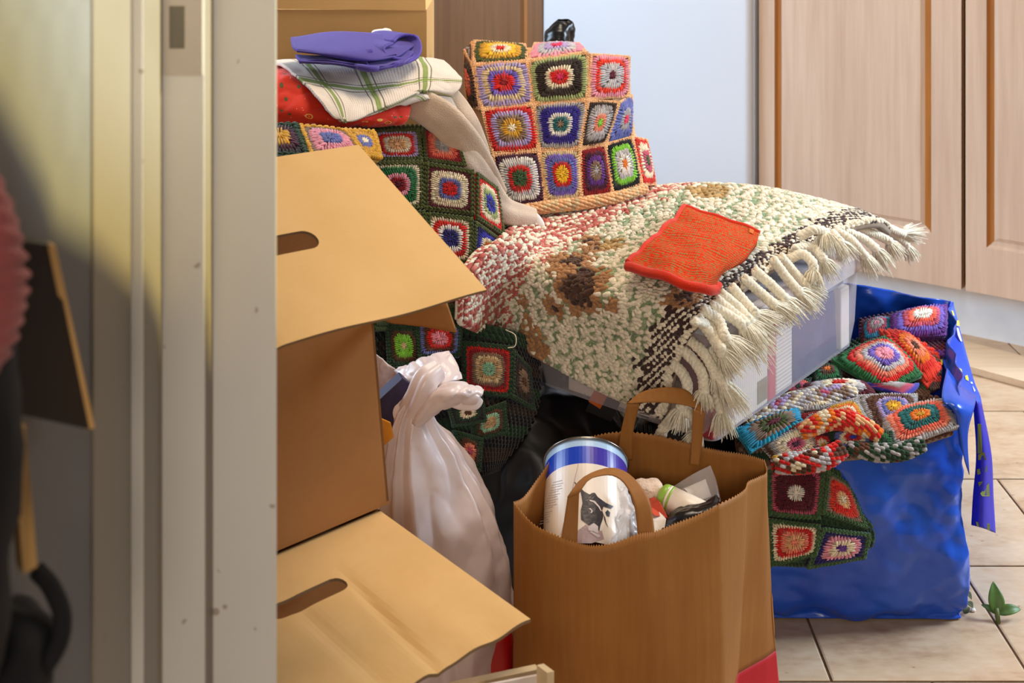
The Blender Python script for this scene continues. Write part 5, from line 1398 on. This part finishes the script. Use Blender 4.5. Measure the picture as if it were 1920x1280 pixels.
def prism(name, quad, depth, mat, label, cat, smooth=False):
    q = [P(*p) for p in quad]; n = len(q); dv = np.array([-.3, 1, -.1]) * depth
    mb = MB(); mb.add(q + [p + dv for p in q], [tuple(range(n)), tuple(range(n, 2*n))[::-1]] + [(i, n + i, n + (i+1) % n, (i+1) % n) for i in range(n)])
    o = mb.build(name, mat, loc=tuple(q[0])); bv = o.modifiers.new('bevel', 'BEVEL'); bv.width = .0015; bv.segments = 2
    return tag(o, label, cat)
prism('dark_carton', [(712,748,1.88),(755,708,1.895),(780,728,1.90),(742,812,1.88),(716,790,1.875)], .03, M['dark_purple'], 'dark purple carton poking out of the knotted white bag', 'carton')
prism('envelope', [(714,784,1.86),(733,792,1.86),(739,820,1.858),(718,838,1.855)], .004, M['orange_paper'], 'orange envelope corner in the mouth of the knotted white bag', 'envelope')
# red bag squeezed in behind
mb = MB(); lump(mb, P(930, 1250, 1.90), (.024, .02, .11), 97, .006, 12, 30, 24, sq=.7)
rb = mb.build('red_bag', M['red_film'], smooth=True, loc=tuple(P(930, 1250, 1.90)))
tag(rb, 'red plastic bag squeezed between the white bag and the brown paper bag', 'plastic bag')
# ================================================================== brown paper bag
def kraft_mat(name, c1, c2):
    m, nt, b = newmat(name); v = coords(nt)
    f = noise(nt, v, 6, 4); g = noise(nt, coords(nt, (1, 1, .04)), 120, 3)
    h = math2(nt, 'ADD', math2(nt, 'MULTIPLY', f, .6), math2(nt, 'MULTIPLY', g, .4))
    nt.links.new(ramp(nt, h, [(.3, lin(c1)), (.7, lin(c2))]), b.inputs['Base Color']); setb(b, Roughness=.6)
    b.inputs['Specular IOR Level'].default_value = .3; bump(nt, b, noise(nt, v, 14, 4, .6), .003, .35); return m
M['kraft'] = kraft_mat('kraft_paper', (144, 90, 36), (164, 110, 52)); M['red_paper'] = kraft_mat('red_printed_paper', (176, 24, 34), (192, 32, 42))
pb = thing('paper_bag', (.21, 1.91, 0), 'brown paper carrier bag with red base, open and full of packets', 'paper bag')
seg = {'F': [(962,942,1.832),(999,982,1.800),(1040,1003,1.780),(1082,1018,1.768),(1109,1023,1.764),(1148,1018,1.766),(1195,1001,1.775),(1228,996,1.785),(1266,982,1.80),(1308,966,1.815),(1350,946,1.83)],
       'R': [(1350,946,1.83),(1385,930,1.865),(1403,919,1.885),(1410,906,1.905),(1427,896,1.928),(1439,886,1.945),(1433,863,1.966)],
       'B': [(1433,863,1.966),(1398,852,1.98),(1355,845,1.99),(1320,837,1.995),(1237,817,2.01),(1160,811,2.02),(1100,820,2.02),(1059,829,2.012)],
       'L': [(1059,829,2.012),(1038,838,1.985),(1023,866,1.94),(999,902,1.89),(978,932,1.85),(962,942,1.832)]}
basec = {'F': ((0.0,1.825),(.318,1.832)), 'R': ((.318,1.832),(.436,1.985)), 'B': ((.436,1.985),(.098,2.012)), 'L': ((.098,2.012),(0.0,1.825))}
cnt = {'F': 150, 'R': 66, 'B': 130, 'L': 74}
rimp, basep, bul, gus = [], [], [], []
for k in 'FRBL':
    n = cnt[k]; t = np.arange(n) / n
    pts = np.array([P(*q) for q in seg[k]]); rimp.append(crw(len(pts), t * (len(pts) - 1)) @ pts)
    a, b_ = np.array(basec[k][0]), np.array(basec[k][1]); bp = a + (b_ - a) * t[:, None]; basep.append(np.c_[bp, np.zeros(n)])
    e = nrm(np.r_[b_ - a, 0]); out = np.array([e[1], -e[0], 0])
    bul.append(out[None] * (np.sin(t * math.pi) ** .8 * {'F': .030, 'R': .0, 'B': .012, 'L': .0}[k])[:, None])
    gus.append(out[None] * (-(1 - np.abs(t - .5) * 2) * {'F': 0, 'R': .030, 'B': 0, 'L': .02}[k])[:, None])
rimp, basep, bul, gus = map(np.concatenate, (rimp, basep, bul, gus))
NZ = 46; ZR = .125
rowsG = []; saw = np.where(np.arange(len(rimp)) % 2 == 0, .0016, -.0016)
for i in range(NZ + 1):
    t = i / NZ
    z0 = .003
    if t < .3: z = z0 + (ZR - z0) * t / .3 * np.ones(len(rimp))
    else: z = ZR + (rimp[:, 2] - ZR) * (t - .3) / .7
    f = (z - z0) / (rimp[:, 2] - z0)
    xy = basep + (rimp - basep) * f[:, None]
    xy = xy + bul * (np.sin(np.clip(f, 0, 1) * math.pi) ** .7)[:, None] + gus * (np.clip(1.15 - f, 0, 1) * np.clip(f * 5, 0, 1))[:, None]
    xy[:, 2] = z
    if i == NZ: xy[:, 2] += saw
    rowsG.append(xy)
GB = np.stack(rowsG)
w1, w2 = Waves(201, 5), Waves(203, 4, 8)
du = np.roll(GB, -1, 1) - np.roll(GB, 1, 1); dv = np.gradient(GB, axis=0); nn = np.cross(du, dv); nn /= np.linalg.norm(nn, axis=2)[..., None] + 1e-9
sc = np.stack([GB[..., 0], GB[..., 1], GB[..., 2] * .4], -1)
GB = GB + nn * ((w1(sc) * .002 + w2.crumple(sc) * .0028) * np.clip(np.arange(NZ + 1) / 6., 0, 1)[:, None])[..., None]
kb = int(round(.3 * NZ))
mb = MB(); mb.grid(GB[kb:], wrap=True, th=.0012); mb.build('paper_body', M['kraft'], pb, smooth=True)
mb = MB(); mb.grid(GB[:kb + 1], wrap=True, th=.0012); mb.add(GB[0], [tuple(range(GB.shape[1]))[::-1]]); mb.build('red_base', M['red_paper'], pb, smooth=True)
def strips(name, quads_rows, parent, mat, th=.0016):
    mb = MB()
    for rows in quads_rows:
        mb.grid(surf(np.array([[P(*q) for q in r] for r in rows]), 8, 20), th=th, flip=True)
    return mb.build(name, mat, parent, smooth=True)
strips('handle', [
  [[(1158,862,2.006),(1186,862,2.004)], [(1163,815,2.004),(1187,812,2.002)], [(1176,756,2.0),(1199,756,2.0)]],
  [[(1176,757,1.999),(1178,757,1.998)], [(1201,736,2.008),(1207,755,1.996)], [(1237,727,2.012),(1248,755,1.995)], [(1275,728,2.012),(1284,760,1.994)], [(1296,739,2.008),(1304,766,1.993)], [(1321,771,1.992),(1319,773,1.99)]],
  [[(1299,766,1.992),(1322,771,1.990)], [(1297,820,1.99),(1317,826,1.988)], [(1294,872,1.988),(1311,874,1.986)]]], pb, M['kraft'])
strips('handle', [
  [[(1064,932,1.79),(1086,924,1.79)], [(1058,972,1.785),(1084,970,1.783)], [(1052,1012,1.778),(1082,1024,1.772)]],
  [[(1064,933,1.79),(1086,925,1.79)], [(1088,901,1.81),(1104,900,1.80)], [(1118,884,1.825),(1128,892,1.81)], [(1148,878,1.83),(1148,892,1.812)], [(1174,886,1.825),(1166,902,1.81)], [(1196,906,1.815),(1180,922,1.80)], [(1217,937,1.80),(1188,944,1.79)], [(1224,975,1.79),(1193,975,1.784)], [(1228,1008,1.782),(1196,1012,1.776)]]], pb, M['kraft'])

# ---- tin with the cow picture ---------------------------------------------------
ca = nrm([.05, .85, .52]); cC = P(1099, 866, 1.965); cR = .0655; cL = .165
s1 = nrm(np.cross(ca, [0, 0, 1.0])); s2 = np.cross(s1, ca)          # s2 up-ish
def cylp(th, h, r=cR): return cC - ca * (1 - h) * cL + (s1 * math.cos(th) + s2 * math.sin(th)) * r
tin = thing('tin', cC - ca * cL, 'round tin with blue band and a black cow picture in the paper bag', 'tin')
M['tin_cream'] = plain('tin_cream_print', (232, 216, 200), 0.3, .04, 12); M['tin_sky'] = plain('tin_pale_blue', (170, 200, 232), .25, .08, 20); M['tin_blue'] = plain('tin_blue_band', (30, 66, 190), .25, .08)
M['tin_violet'] = plain('tin_violet_band', (66, 52, 160), .25, .12, 30); M['tin_metal'] = plain('tin_metal', (150, 146, 140), .25, .05, metal=1.0)
mb = MB(); hs_ = [0, .3, .6, .735, .91, .985]; NT = 72
for i in range(5):
    for j in range(NT):
        a0, a1 = 6.28318 * j / NT, 6.28318 * (j + 1) / NT
        mt = 0 if i < 3 else ((2 if math.cos(a0) < .12 else 3) if i == 3 else 1)
        mb.add([cylp(a0, hs_[i]), cylp(a1, hs_[i]), cylp(a1, hs_[i+1]), cylp(a0, hs_[i+1])], [(3, 2, 1, 0)], mat=mt)
tin_body = mb.build('body', [M['tin_cream'], M['tin_sky'], M['tin_blue'], M['tin_violet']], tin)
mb = MB(); mb.tube(np.array([cylp(6.28318 * k / 72, .99, cR + .001) for k in range(73)]), .0022, 8, caps=False); mb.build('rim', M['tin_metal'], tin, smooth=True)
mb = MB(); mb.add([cylp(6.28318 * k / 72, .985, cR - .002) for k in range(72)], [tuple(range(72))]); mb.build('lid', M['tin_metal'], tin)
mb = MB(); mb.add([cylp(6.28318 * k / 72, .0, cR - .001) for k in range(72)], [tuple(range(72))[::-1]]); mb.build('base', M['tin_metal'], tin)
def on_cyl(px, py, off=.0004):
    o = np.array([0, 0, CAMH]); d = np.array([(px - 960.) / FPX, 1, -(py - HOR) / FPX]); oc = o - cC
    d_ = d - ca * np.dot(d, ca); o_ = oc - ca * np.dot(oc, ca)
    A_, B_, C_ = np.dot(d_, d_), np.dot(d_, o_), np.dot(o_, o_) - (cR + off) ** 2
    D_ = B_ * B_ - A_ * C_
    t = (-B_ - math.sqrt(max(D_, 0))) / A_; return o + d * t
def cyl_poly(name, pts, mat, off=.0005):
    """flat print that follows the tin: polygon in photo pixels, cut fine and wrapped on the wall"""
    bm = bmesh.new(); vs = [bm.verts.new((x, y, 0)) for x, y in pts]; f = bm.faces.new(vs)
    bmesh.ops.triangulate(bm, faces=[f])
    bmesh.ops.subdivide_edges(bm, edges=bm.edges[:], cuts=2, use_grid_fill=True)
    bm.verts.ensure_lookup_table(); bm.verts.index_update()
    V = [on_cyl(v.co.x, v.co.y, off) for v in bm.verts]; F = [tuple(v.index for v in q.verts) for q in bm.faces]
    bm.free(); mb = MB(); mb.add(V, [q[::-1] for q in F]); return mb.build(name, mat, tin_body)
zz = lambda L_: [(990 + x / 5.189, 810 + y / 5.189) for x, y in L_]
M['cow_ink'] = plain('cow_dark_print', (52, 44, 48), .35, .25, 60); M['cow_light'] = plain('cow_pale_print', (206, 190, 186), .35, .1); M['mauve_ink'] = plain('mauve_print', (176, 150, 150), .35, .1, 40)  # mauve is the ink of the printed ground and seam line
cyl_poly('ground_print', zz([(480,960),(560,900),(640,950),(720,960),(740,1040),(620,1080),(480,1080)]), M['mauve_ink'], .0004)
cyl_poly('cow_print', zz([(500,530),(545,575),(600,605),(625,590),(650,588),(680,630),(692,672),(760,688),(832,720),(806,744),(735,722),(722,762),(736,800),(726,850),(705,905),(694,962),(650,910),(590,905),(560,880),(515,850),(512,760),(530,690),(520,620)]), M['cow_ink'], .0007)
cyl_poly('cow_ear_print', zz([(752,778),(776,754),(800,782),(792,822),(764,812)]), M['cow_ink'], .0007)
cyl_poly('cow_ear_print', zz([(736,800),(752,830),(762,880),(784,935),(758,890),(742,850)]), M['cow_ink'], .0007)
cyl_poly('cow_muzzle_print', zz([(582,920),(640,882),(682,915),(684,985),(640,965),(590,955)]), M['cow_light'], .0010)
cyl_poly('cow_line_print', zz([(600,655),(650,668),(696,720),(720,770),(706,765),(684,726),(640,682),(600,668)]), M['cow_light'], .0010)
cyl_poly('cow_line_print', zz([(586,742),(612,740),(630,765),(622,785),(608,786),(618,764),(606,752)]), M['cow_light'], .0010)
cyl_poly('cow_line_print', zz([(610,960),(680,1010),(700,1000),(704,1016),(680,1024),(606,972)]), M['cow_light'], .0011)
cyl_poly('seam_print', zz([(488,310),(492,310),(330,1000),(316,1000),(440,500)]), M['mauve_ink'], .0005)
cyl_poly('cow_horn_print', zz([(448,482),(462,488),(490,530),(478,528)]), M['cow_ink'], .0007)
M['print_grey'] = plain('small_print_grey', (158, 142, 142), .4)
for k in range(16):
    y0 = 478 + k * 26 + (14 if k > 10 else 0); x0 = 240 - k * 8.5; ln = (95, 110, 100, 118, 90, 112)[k % 6] * (1 if k < 11 else .8)
    cyl_poly('print_line', zz([(x0, y0 + 10), (x0 + ln, y0 - 14), (x0 + ln, y0 - 10), (x0, y0 + 14)]), M['print_grey'], .0005)
# ---- other things in the paper bag ------------------------------------------------
M['wrap'] = plastic_clear('clear_wrap', (232, 226, 226), .38, .15)
wr_ = sheet('clear_wrap', [[(1156,905,1.865),(1164,912,1.86),(1174,910,1.86),(1184,925,1.86)], [(1160,945,1.835),(1172,940,1.83),(1184,950,1.828),(1196,955,1.835)], [(1148,990,1.815),(1164,985,1.80),(1182,975,1.805),(1196,985,1.815)], [(1138,1020,1.80),(1160,1022,1.79),(1182,1018,1.795),(1198,1012,1.80)]], M['wrap'], None, 30, 30, .0008, .003, 30, 5, True, loc=tuple(P(1165, 1020, 1.8)), ridge=.004)
tag(wr_, 'crumpled clear plastic wrap beside the cow tin', 'wrap')
M['loofah'] = plain('pink_beige_sponge', (226, 196, 172), .95, .15, 80, bumpd=.004, bscale=260)
mb = MB(); lump(mb, P(1212, 926, 1.94), (.024, .02, .021), 55, .003, 25, 40, 26, sq=.7)
tag(mb.build('sponge', M['loofah'], smooth=True, loc=tuple(P(1212, 945, 1.94))), 'pinkish beige sponge in the middle of the paper bag', 'sponge')
tb = thing('bottle', P(1330, 985, 1.87), 'cream bottle with a green rounded end lying in the paper bag', 'bottle')
M['cream_pl'] = plain('cream_plastic', (240, 224, 204), .3, .03); M['green_pl'] = plain('green_plastic', (150, 186, 70), .3, .05)
t0, t1 = P(1246, 931, 1.925), P(1345, 985, 1.88); ax_ = t1 - t0
mb = MB(); mb.tube(np.array([t0 + ax_ * s for s in (-.10, -.085, -.05, 0, .06)]), np.array([.008, .013, .0175, .0195, .020]), 28); mb.build('rounded_end', M['green_pl'], tb, smooth=True)
mb = MB(); mb.tube(np.array([t0 + ax_ * s for s in (.06, .10)]), np.array([.0201, .0203]), 28); mb.build('pale_band', M['cream_pl'], tb, smooth=True)
mb = MB(); mb.tube(np.array([t0 + ax_ * s for s in (.10, .14)]), np.array([.0204, .0206]), 28); mb.build('green_band', M['green_pl'], tb, smooth=True)
mb = MB(); mb.tube(np.array([t0 + ax_ * s for s in (.14, .5, 1.0)]), np.array([.0206, .0225, .024]), 28); mb.build('body', M['cream_pl'], tb, smooth=True)
pk = sheet('black_pouch', [[(1262,952,1.90),(1290,944,1.89),(1318,942,1.89),(1340,926,1.90),(1348,934,1.90)], [(1252,968,1.868),(1284,958,1.858),(1314,954,1.856),(1338,942,1.868),(1350,944,1.872)], [(1240,994,1.85),(1280,984,1.842),(1312,972,1.842),(1336,962,1.85),(1352,956,1.86)]], M['black_film'], None, 30, 20, .006, .0025, 26, 15, True, loc=tuple(P(1300, 990, 1.85)), ridge=.002)
tag(pk, 'crumpled black plastic pouch at the front of the paper bag', 'pouch')
M['packet'] = plain('red_orange_packet', (186, 66, 40), .35, .3, 30)
prism('packet', [(1216,948,1.90),(1238,940,1.90),(1254,972,1.88),(1226,966,1.87)], .02, M['packet'], 'red and orange packet beside the cream bottle', 'packet')
prism('tissue_pack', [(1226,976,1.865),(1250,972,1.865),(1246,1000,1.845),(1224,1006,1.84)], .03, M['carton'], 'white paper pack behind the front handle of the paper bag', 'packet')
cs = thing('card_sleeve', P(1320, 940, 1.93), 'clear cellophane sleeve holding a pale card in the paper bag', 'sleeve')
mb = MB(); q = [P(1283,916,1.955), P(1323,898,1.965), P(1334,930,1.95), P(1306,940,1.94)]
mb.add(q + [a + np.array([0, .001, 0]) for a in q], [(3,2,1,0),(4,5,6,7),(0,1,5,4),(1,2,6,5),(2,3,7,6),(3,0,4,7)]); mb.build('card', M['carton'], cs)
M['cello'] = plastic_clear('cellophane', (226, 214, 208), .22, .08)
mb = MB(); mb.grid(surf(np.array([[P(1262,912,1.955), P(1300,888,1.965), P(1332,872,1.975)], [P(1276,930,1.95), P(1310,912,1.955), P(1343,900,1.965)], [P(1300,950,1.93), P(1326,942,1.935), P(1352,940,1.94)]]), 12, 12), th=.0006, flip=True); mb.build('sleeve', M['cello'], cs, smooth=True)
# folded kraft filler that carries the contents
mb = MB(); mb.box((.09, 1.87, .004), (.29, 1.965, .315)); o = mb.build('parcel', M['kraft'], loc=(.2, 1.92, .004)); tag(o, 'brown parcel deep inside the paper bag under the packets', 'parcel')

# ================================================================== frames at the lower edge
M['old_wood'] = wood('pale_old_wood', (196, 166, 122), (216, 188, 146), 'x', .6, 14); M['old_paper'] = plain('old_paper', (214, 200, 190), .8, .06)
def vboard(name, a, b, th, mat, label, cat):
    a, b = P(*a), P(*b); t = nrm(np.array([-(b - a)[1], (b - a)[0], 0])) * th
    top = [a, b, b + t, a + t]; bot_ = [np.array([p[0], p[1], .002]) for p in top]
    mb = MB(); mb.add(bot_ + top, [(0,3,2,1),(4,5,6,7),(0,1,5,4),(1,2,6,5),(2,3,7,6),(3,0,4,7)])
    o = mb.build(name, mat, loc=tuple(bot_[0])); return tag(o, label, cat)
vboard('wooden_board', (850,1288,1.40), (1011,1254,1.45), .010, M['old_wood'], 'pale wooden board with its long top edge at the bottom of the picture', 'board')
vboard('paper_sheet', (905,1286,1.385), (1024,1263,1.425), .003, M['old_paper'], 'yellowed paper sheet leaning on the pale wooden board', 'paper')
vboard('wooden_board', (1026,1261,1.405), (1039,1258,1.412), .018, M['old_wood'], 'short pale wooden board end beside the yellowed paper', 'board')

# ================================================================== sprig and litter on the tiles
M['leaf'] = plain('green_leaf', (74, 104, 40), .45, .12, 60); M['dry_leaf'] = plain('withered_leaf', (84, 86, 50), .7, .25, 60); M['stem'] = plain('green_stem', (96, 108, 60), .6)
M['pebble'] = plain('white_pebble', (226, 216, 210), .5)
def leaf_mesh(base, tip, width, nvec, curl=.15, fold=.2, n=14):
    base, tip, nvec = np.asarray(base), np.asarray(tip), nrm(nvec); ax = tip - base; L = np.linalg.norm(ax); side = nrm(np.cross(ax, nvec))
    G = np.zeros((n, 7, 3))
    for i in range(n):
        t = i / (n - 1); w = width * (math.sin(math.pi * min(1, t ** .75 * .98 + .02)) ** .8 + .06 * (1 - t))
        for j in range(7):
            x = (j - 3) / 3
            G[i, j] = base + ax * t + side * w * x + nvec * (curl * L * t * (1 - t) * 4 * .5 + fold * w * abs(x))
    mb = MB(); mb.grid(G, th=.0007); return mb
sp = thing('leaf_sprig', PZ(1871, 1168, .001), 'green three-leaf sprig growing from the tile joint beside the blue bag', 'plant')
b0 = PZ(1871, 1162, .003); b1 = b0 + np.array([0, .004, .010])
leaf_mesh(b1, P(1862, 1089, 2.29), .0145, (0, -1, .35), .12).build('leaf', M['leaf'], sp, smooth=True)
leaf_mesh(b1, P(1915, 1142, 2.27), .009, (0, -.6, .8), .35).build('leaf', M['leaf'], sp, smooth=True)
leaf_mesh(b1, P(1839, 1133, 2.28), .006, (0, -.6, .8), .25).build('leaf', M['leaf'], sp, smooth=True)
mb = MB(); mb.tube(np.array([PZ(1872, 1168, .0), b1, b1 + np.array([0, .003, .008])]), np.array([.004, .005, .004]), 8); mb.build('stem', M['stem'], sp, smooth=True)
for (a, b_, w, lab) in (((1806,1108),(1822,1124),.006,'withered green leaf nearest the blue bag corner, the upper of three'), ((1810,1128),(1824,1140),.007,'withered green leaf by the blue bag corner, the middle of three'), ((1808,1150),(1818,1138),.006,'withered green leaf by the blue bag corner, the lowest of three')):
    p0, p1 = PZ(*a, .004), PZ(*b_, .009)
    o = leaf_mesh(p0, p1, w, (0, -.2, 1), .3).build('withered_leaf', M['dry_leaf'], smooth=True, loc=tuple(p0)); tag(o, lab, 'leaf', 'withered leaves by the blue bag')
mb = MB(); lump(mb, PZ(1825, 1143, .003), (.004, .004, .0028), 5, .0006, 150, 12, 8); tag(mb.build('pebble', M['pebble'], smooth=True, loc=tuple(PZ(1825, 1143, 0))), 'tiny white chip on the tiles beside the withered leaves', 'chip')

# ================================================================== things against the hall wall, far left
M['pink_cloth'] = fabric('pink_gathered_cloth', (150, 78, 76), .85, 300, .15); M['dark_board'] = plain('dark_stained_board', (40, 26, 16), .5, .2, 20); M['edge_wood'] = wood('raw_edge_wood', (206, 160, 96), (222, 178, 112), 'z', .6, 12)
M['dark_cloth'] = plain('black_cloth', (20, 19, 22), .9, .2, 30)
gl = []
for i in range(60):
    t = i / 59; py = 330 + 400 * t; hw = 118 * math.sin(math.pi * (.12 + .80 * t)) ** .6
    gl.append([P(-66 + hw * math.cos(a) * (1 + .02 * math.sin(t * 60 + a * 2)), py + 10 * math.sin(a * 2 + t * 5), .66 + .03 * math.sin(a)) for a in np.linspace(0, 6.283, 41)[:-1]])
G = np.array(gl); cen = G.mean(1, keepdims=True); rad = G - cen
G = cen + rad * (1 + .05 * np.sin(np.linspace(0, 1, 60) * 75)[:, None, None] * (1 + .5 * np.sin(np.linspace(0, 6.283, 41)[:-1] * 3))[None, :, None])
mb = MB(); mb.grid(G, wrap=True); mb.add(G[0], [tuple(range(40))[::-1]]); mb.add(G[-1], [tuple(range(40))])
tag(mb.build('gathered_sleeve', M['pink_cloth'], smooth=True, loc=tuple(P(-60, 700, .66))), 'pink gathered cloth sleeve hanging at the left edge of the picture', 'sleeve')
db = thing('wooden_crate', P(100, 800, .74), 'dark wooden crate board with a pale raw edge against the wallpaper', 'crate')
q = [P(-40,440,.70), P(97,460,.745), P(168,805,.775), P(-40,760,.70)]
mb = MB(); t_ = np.array([-.010, .012, 0]); mb.add(q + [a + t_ for a in q], [(3,2,1,0),(4,5,6,7),(0,1,5,4),(1,2,6,5),(2,3,7,6),(3,0,4,7)]); mb.build('panel', M['dark_board'], db)
q = [P(90,462,.742), P(104,460,.747), P(178,802,.777), P(162,806,.774)]
mb = MB(); mb.add(q + [a + t_ * .6 for a in q], [(3,2,1,0),(4,5,6,7),(0,1,5,4),(1,2,6,5),(2,3,7,6),(3,0,4,7)]); mb.build('raw_edge', M['edge_wood'], db)
q = [P(22,806,.70), P(48,798,.71), P(70,1062,.715), P(44,1076,.71)]
mb = MB(); mb.add(q + [a + t_ * .8 for a in q], [(3,2,1,0),(4,5,6,7),(0,1,5,4),(1,2,6,5),(2,3,7,6),(3,0,4,7)])
tag(mb.build('wooden_batten', M['edge_wood'], loc=tuple(q[3])), 'pale wooden batten below the dark crate board', 'batten')
mb = MB(); lump(mb, P(-30, 1265, .72), (.036, .03, .045), 131, .008, 14, 50, 40, sq=.7)
tag(mb.build('dark_bundle', M['dark_cloth'], smooth=True, loc=tuple(P(-40, 1280, .70))), 'black cloth bundle in the lower left corner', 'bundle')
mb = MB(); lump(mb, P(-84, 920, .66), (.030, .025, .12), 133, .005, 14, 40, 30, sq=.7)
tag(mb.build('dark_bundle', M['dark_cloth'], smooth=True, loc=tuple(P(-45, 1000, .665))), 'black cloth bundle hanging under the pink sleeve', 'bundle')
mb = MB(); mb.tube(curve([P(60,1290,.72), P(88,1245,.72), P(112,1200,.725), P(116,1150,.73), P(96,1100,.73), P(70,1070,.725)], 30), .0055, 8)
tag(mb.build('black_strap', M['dark_cloth'], smooth=True, loc=tuple(P(60,1290,.72))), 'black strap loop curving up in front of the wallpaper', 'strap')
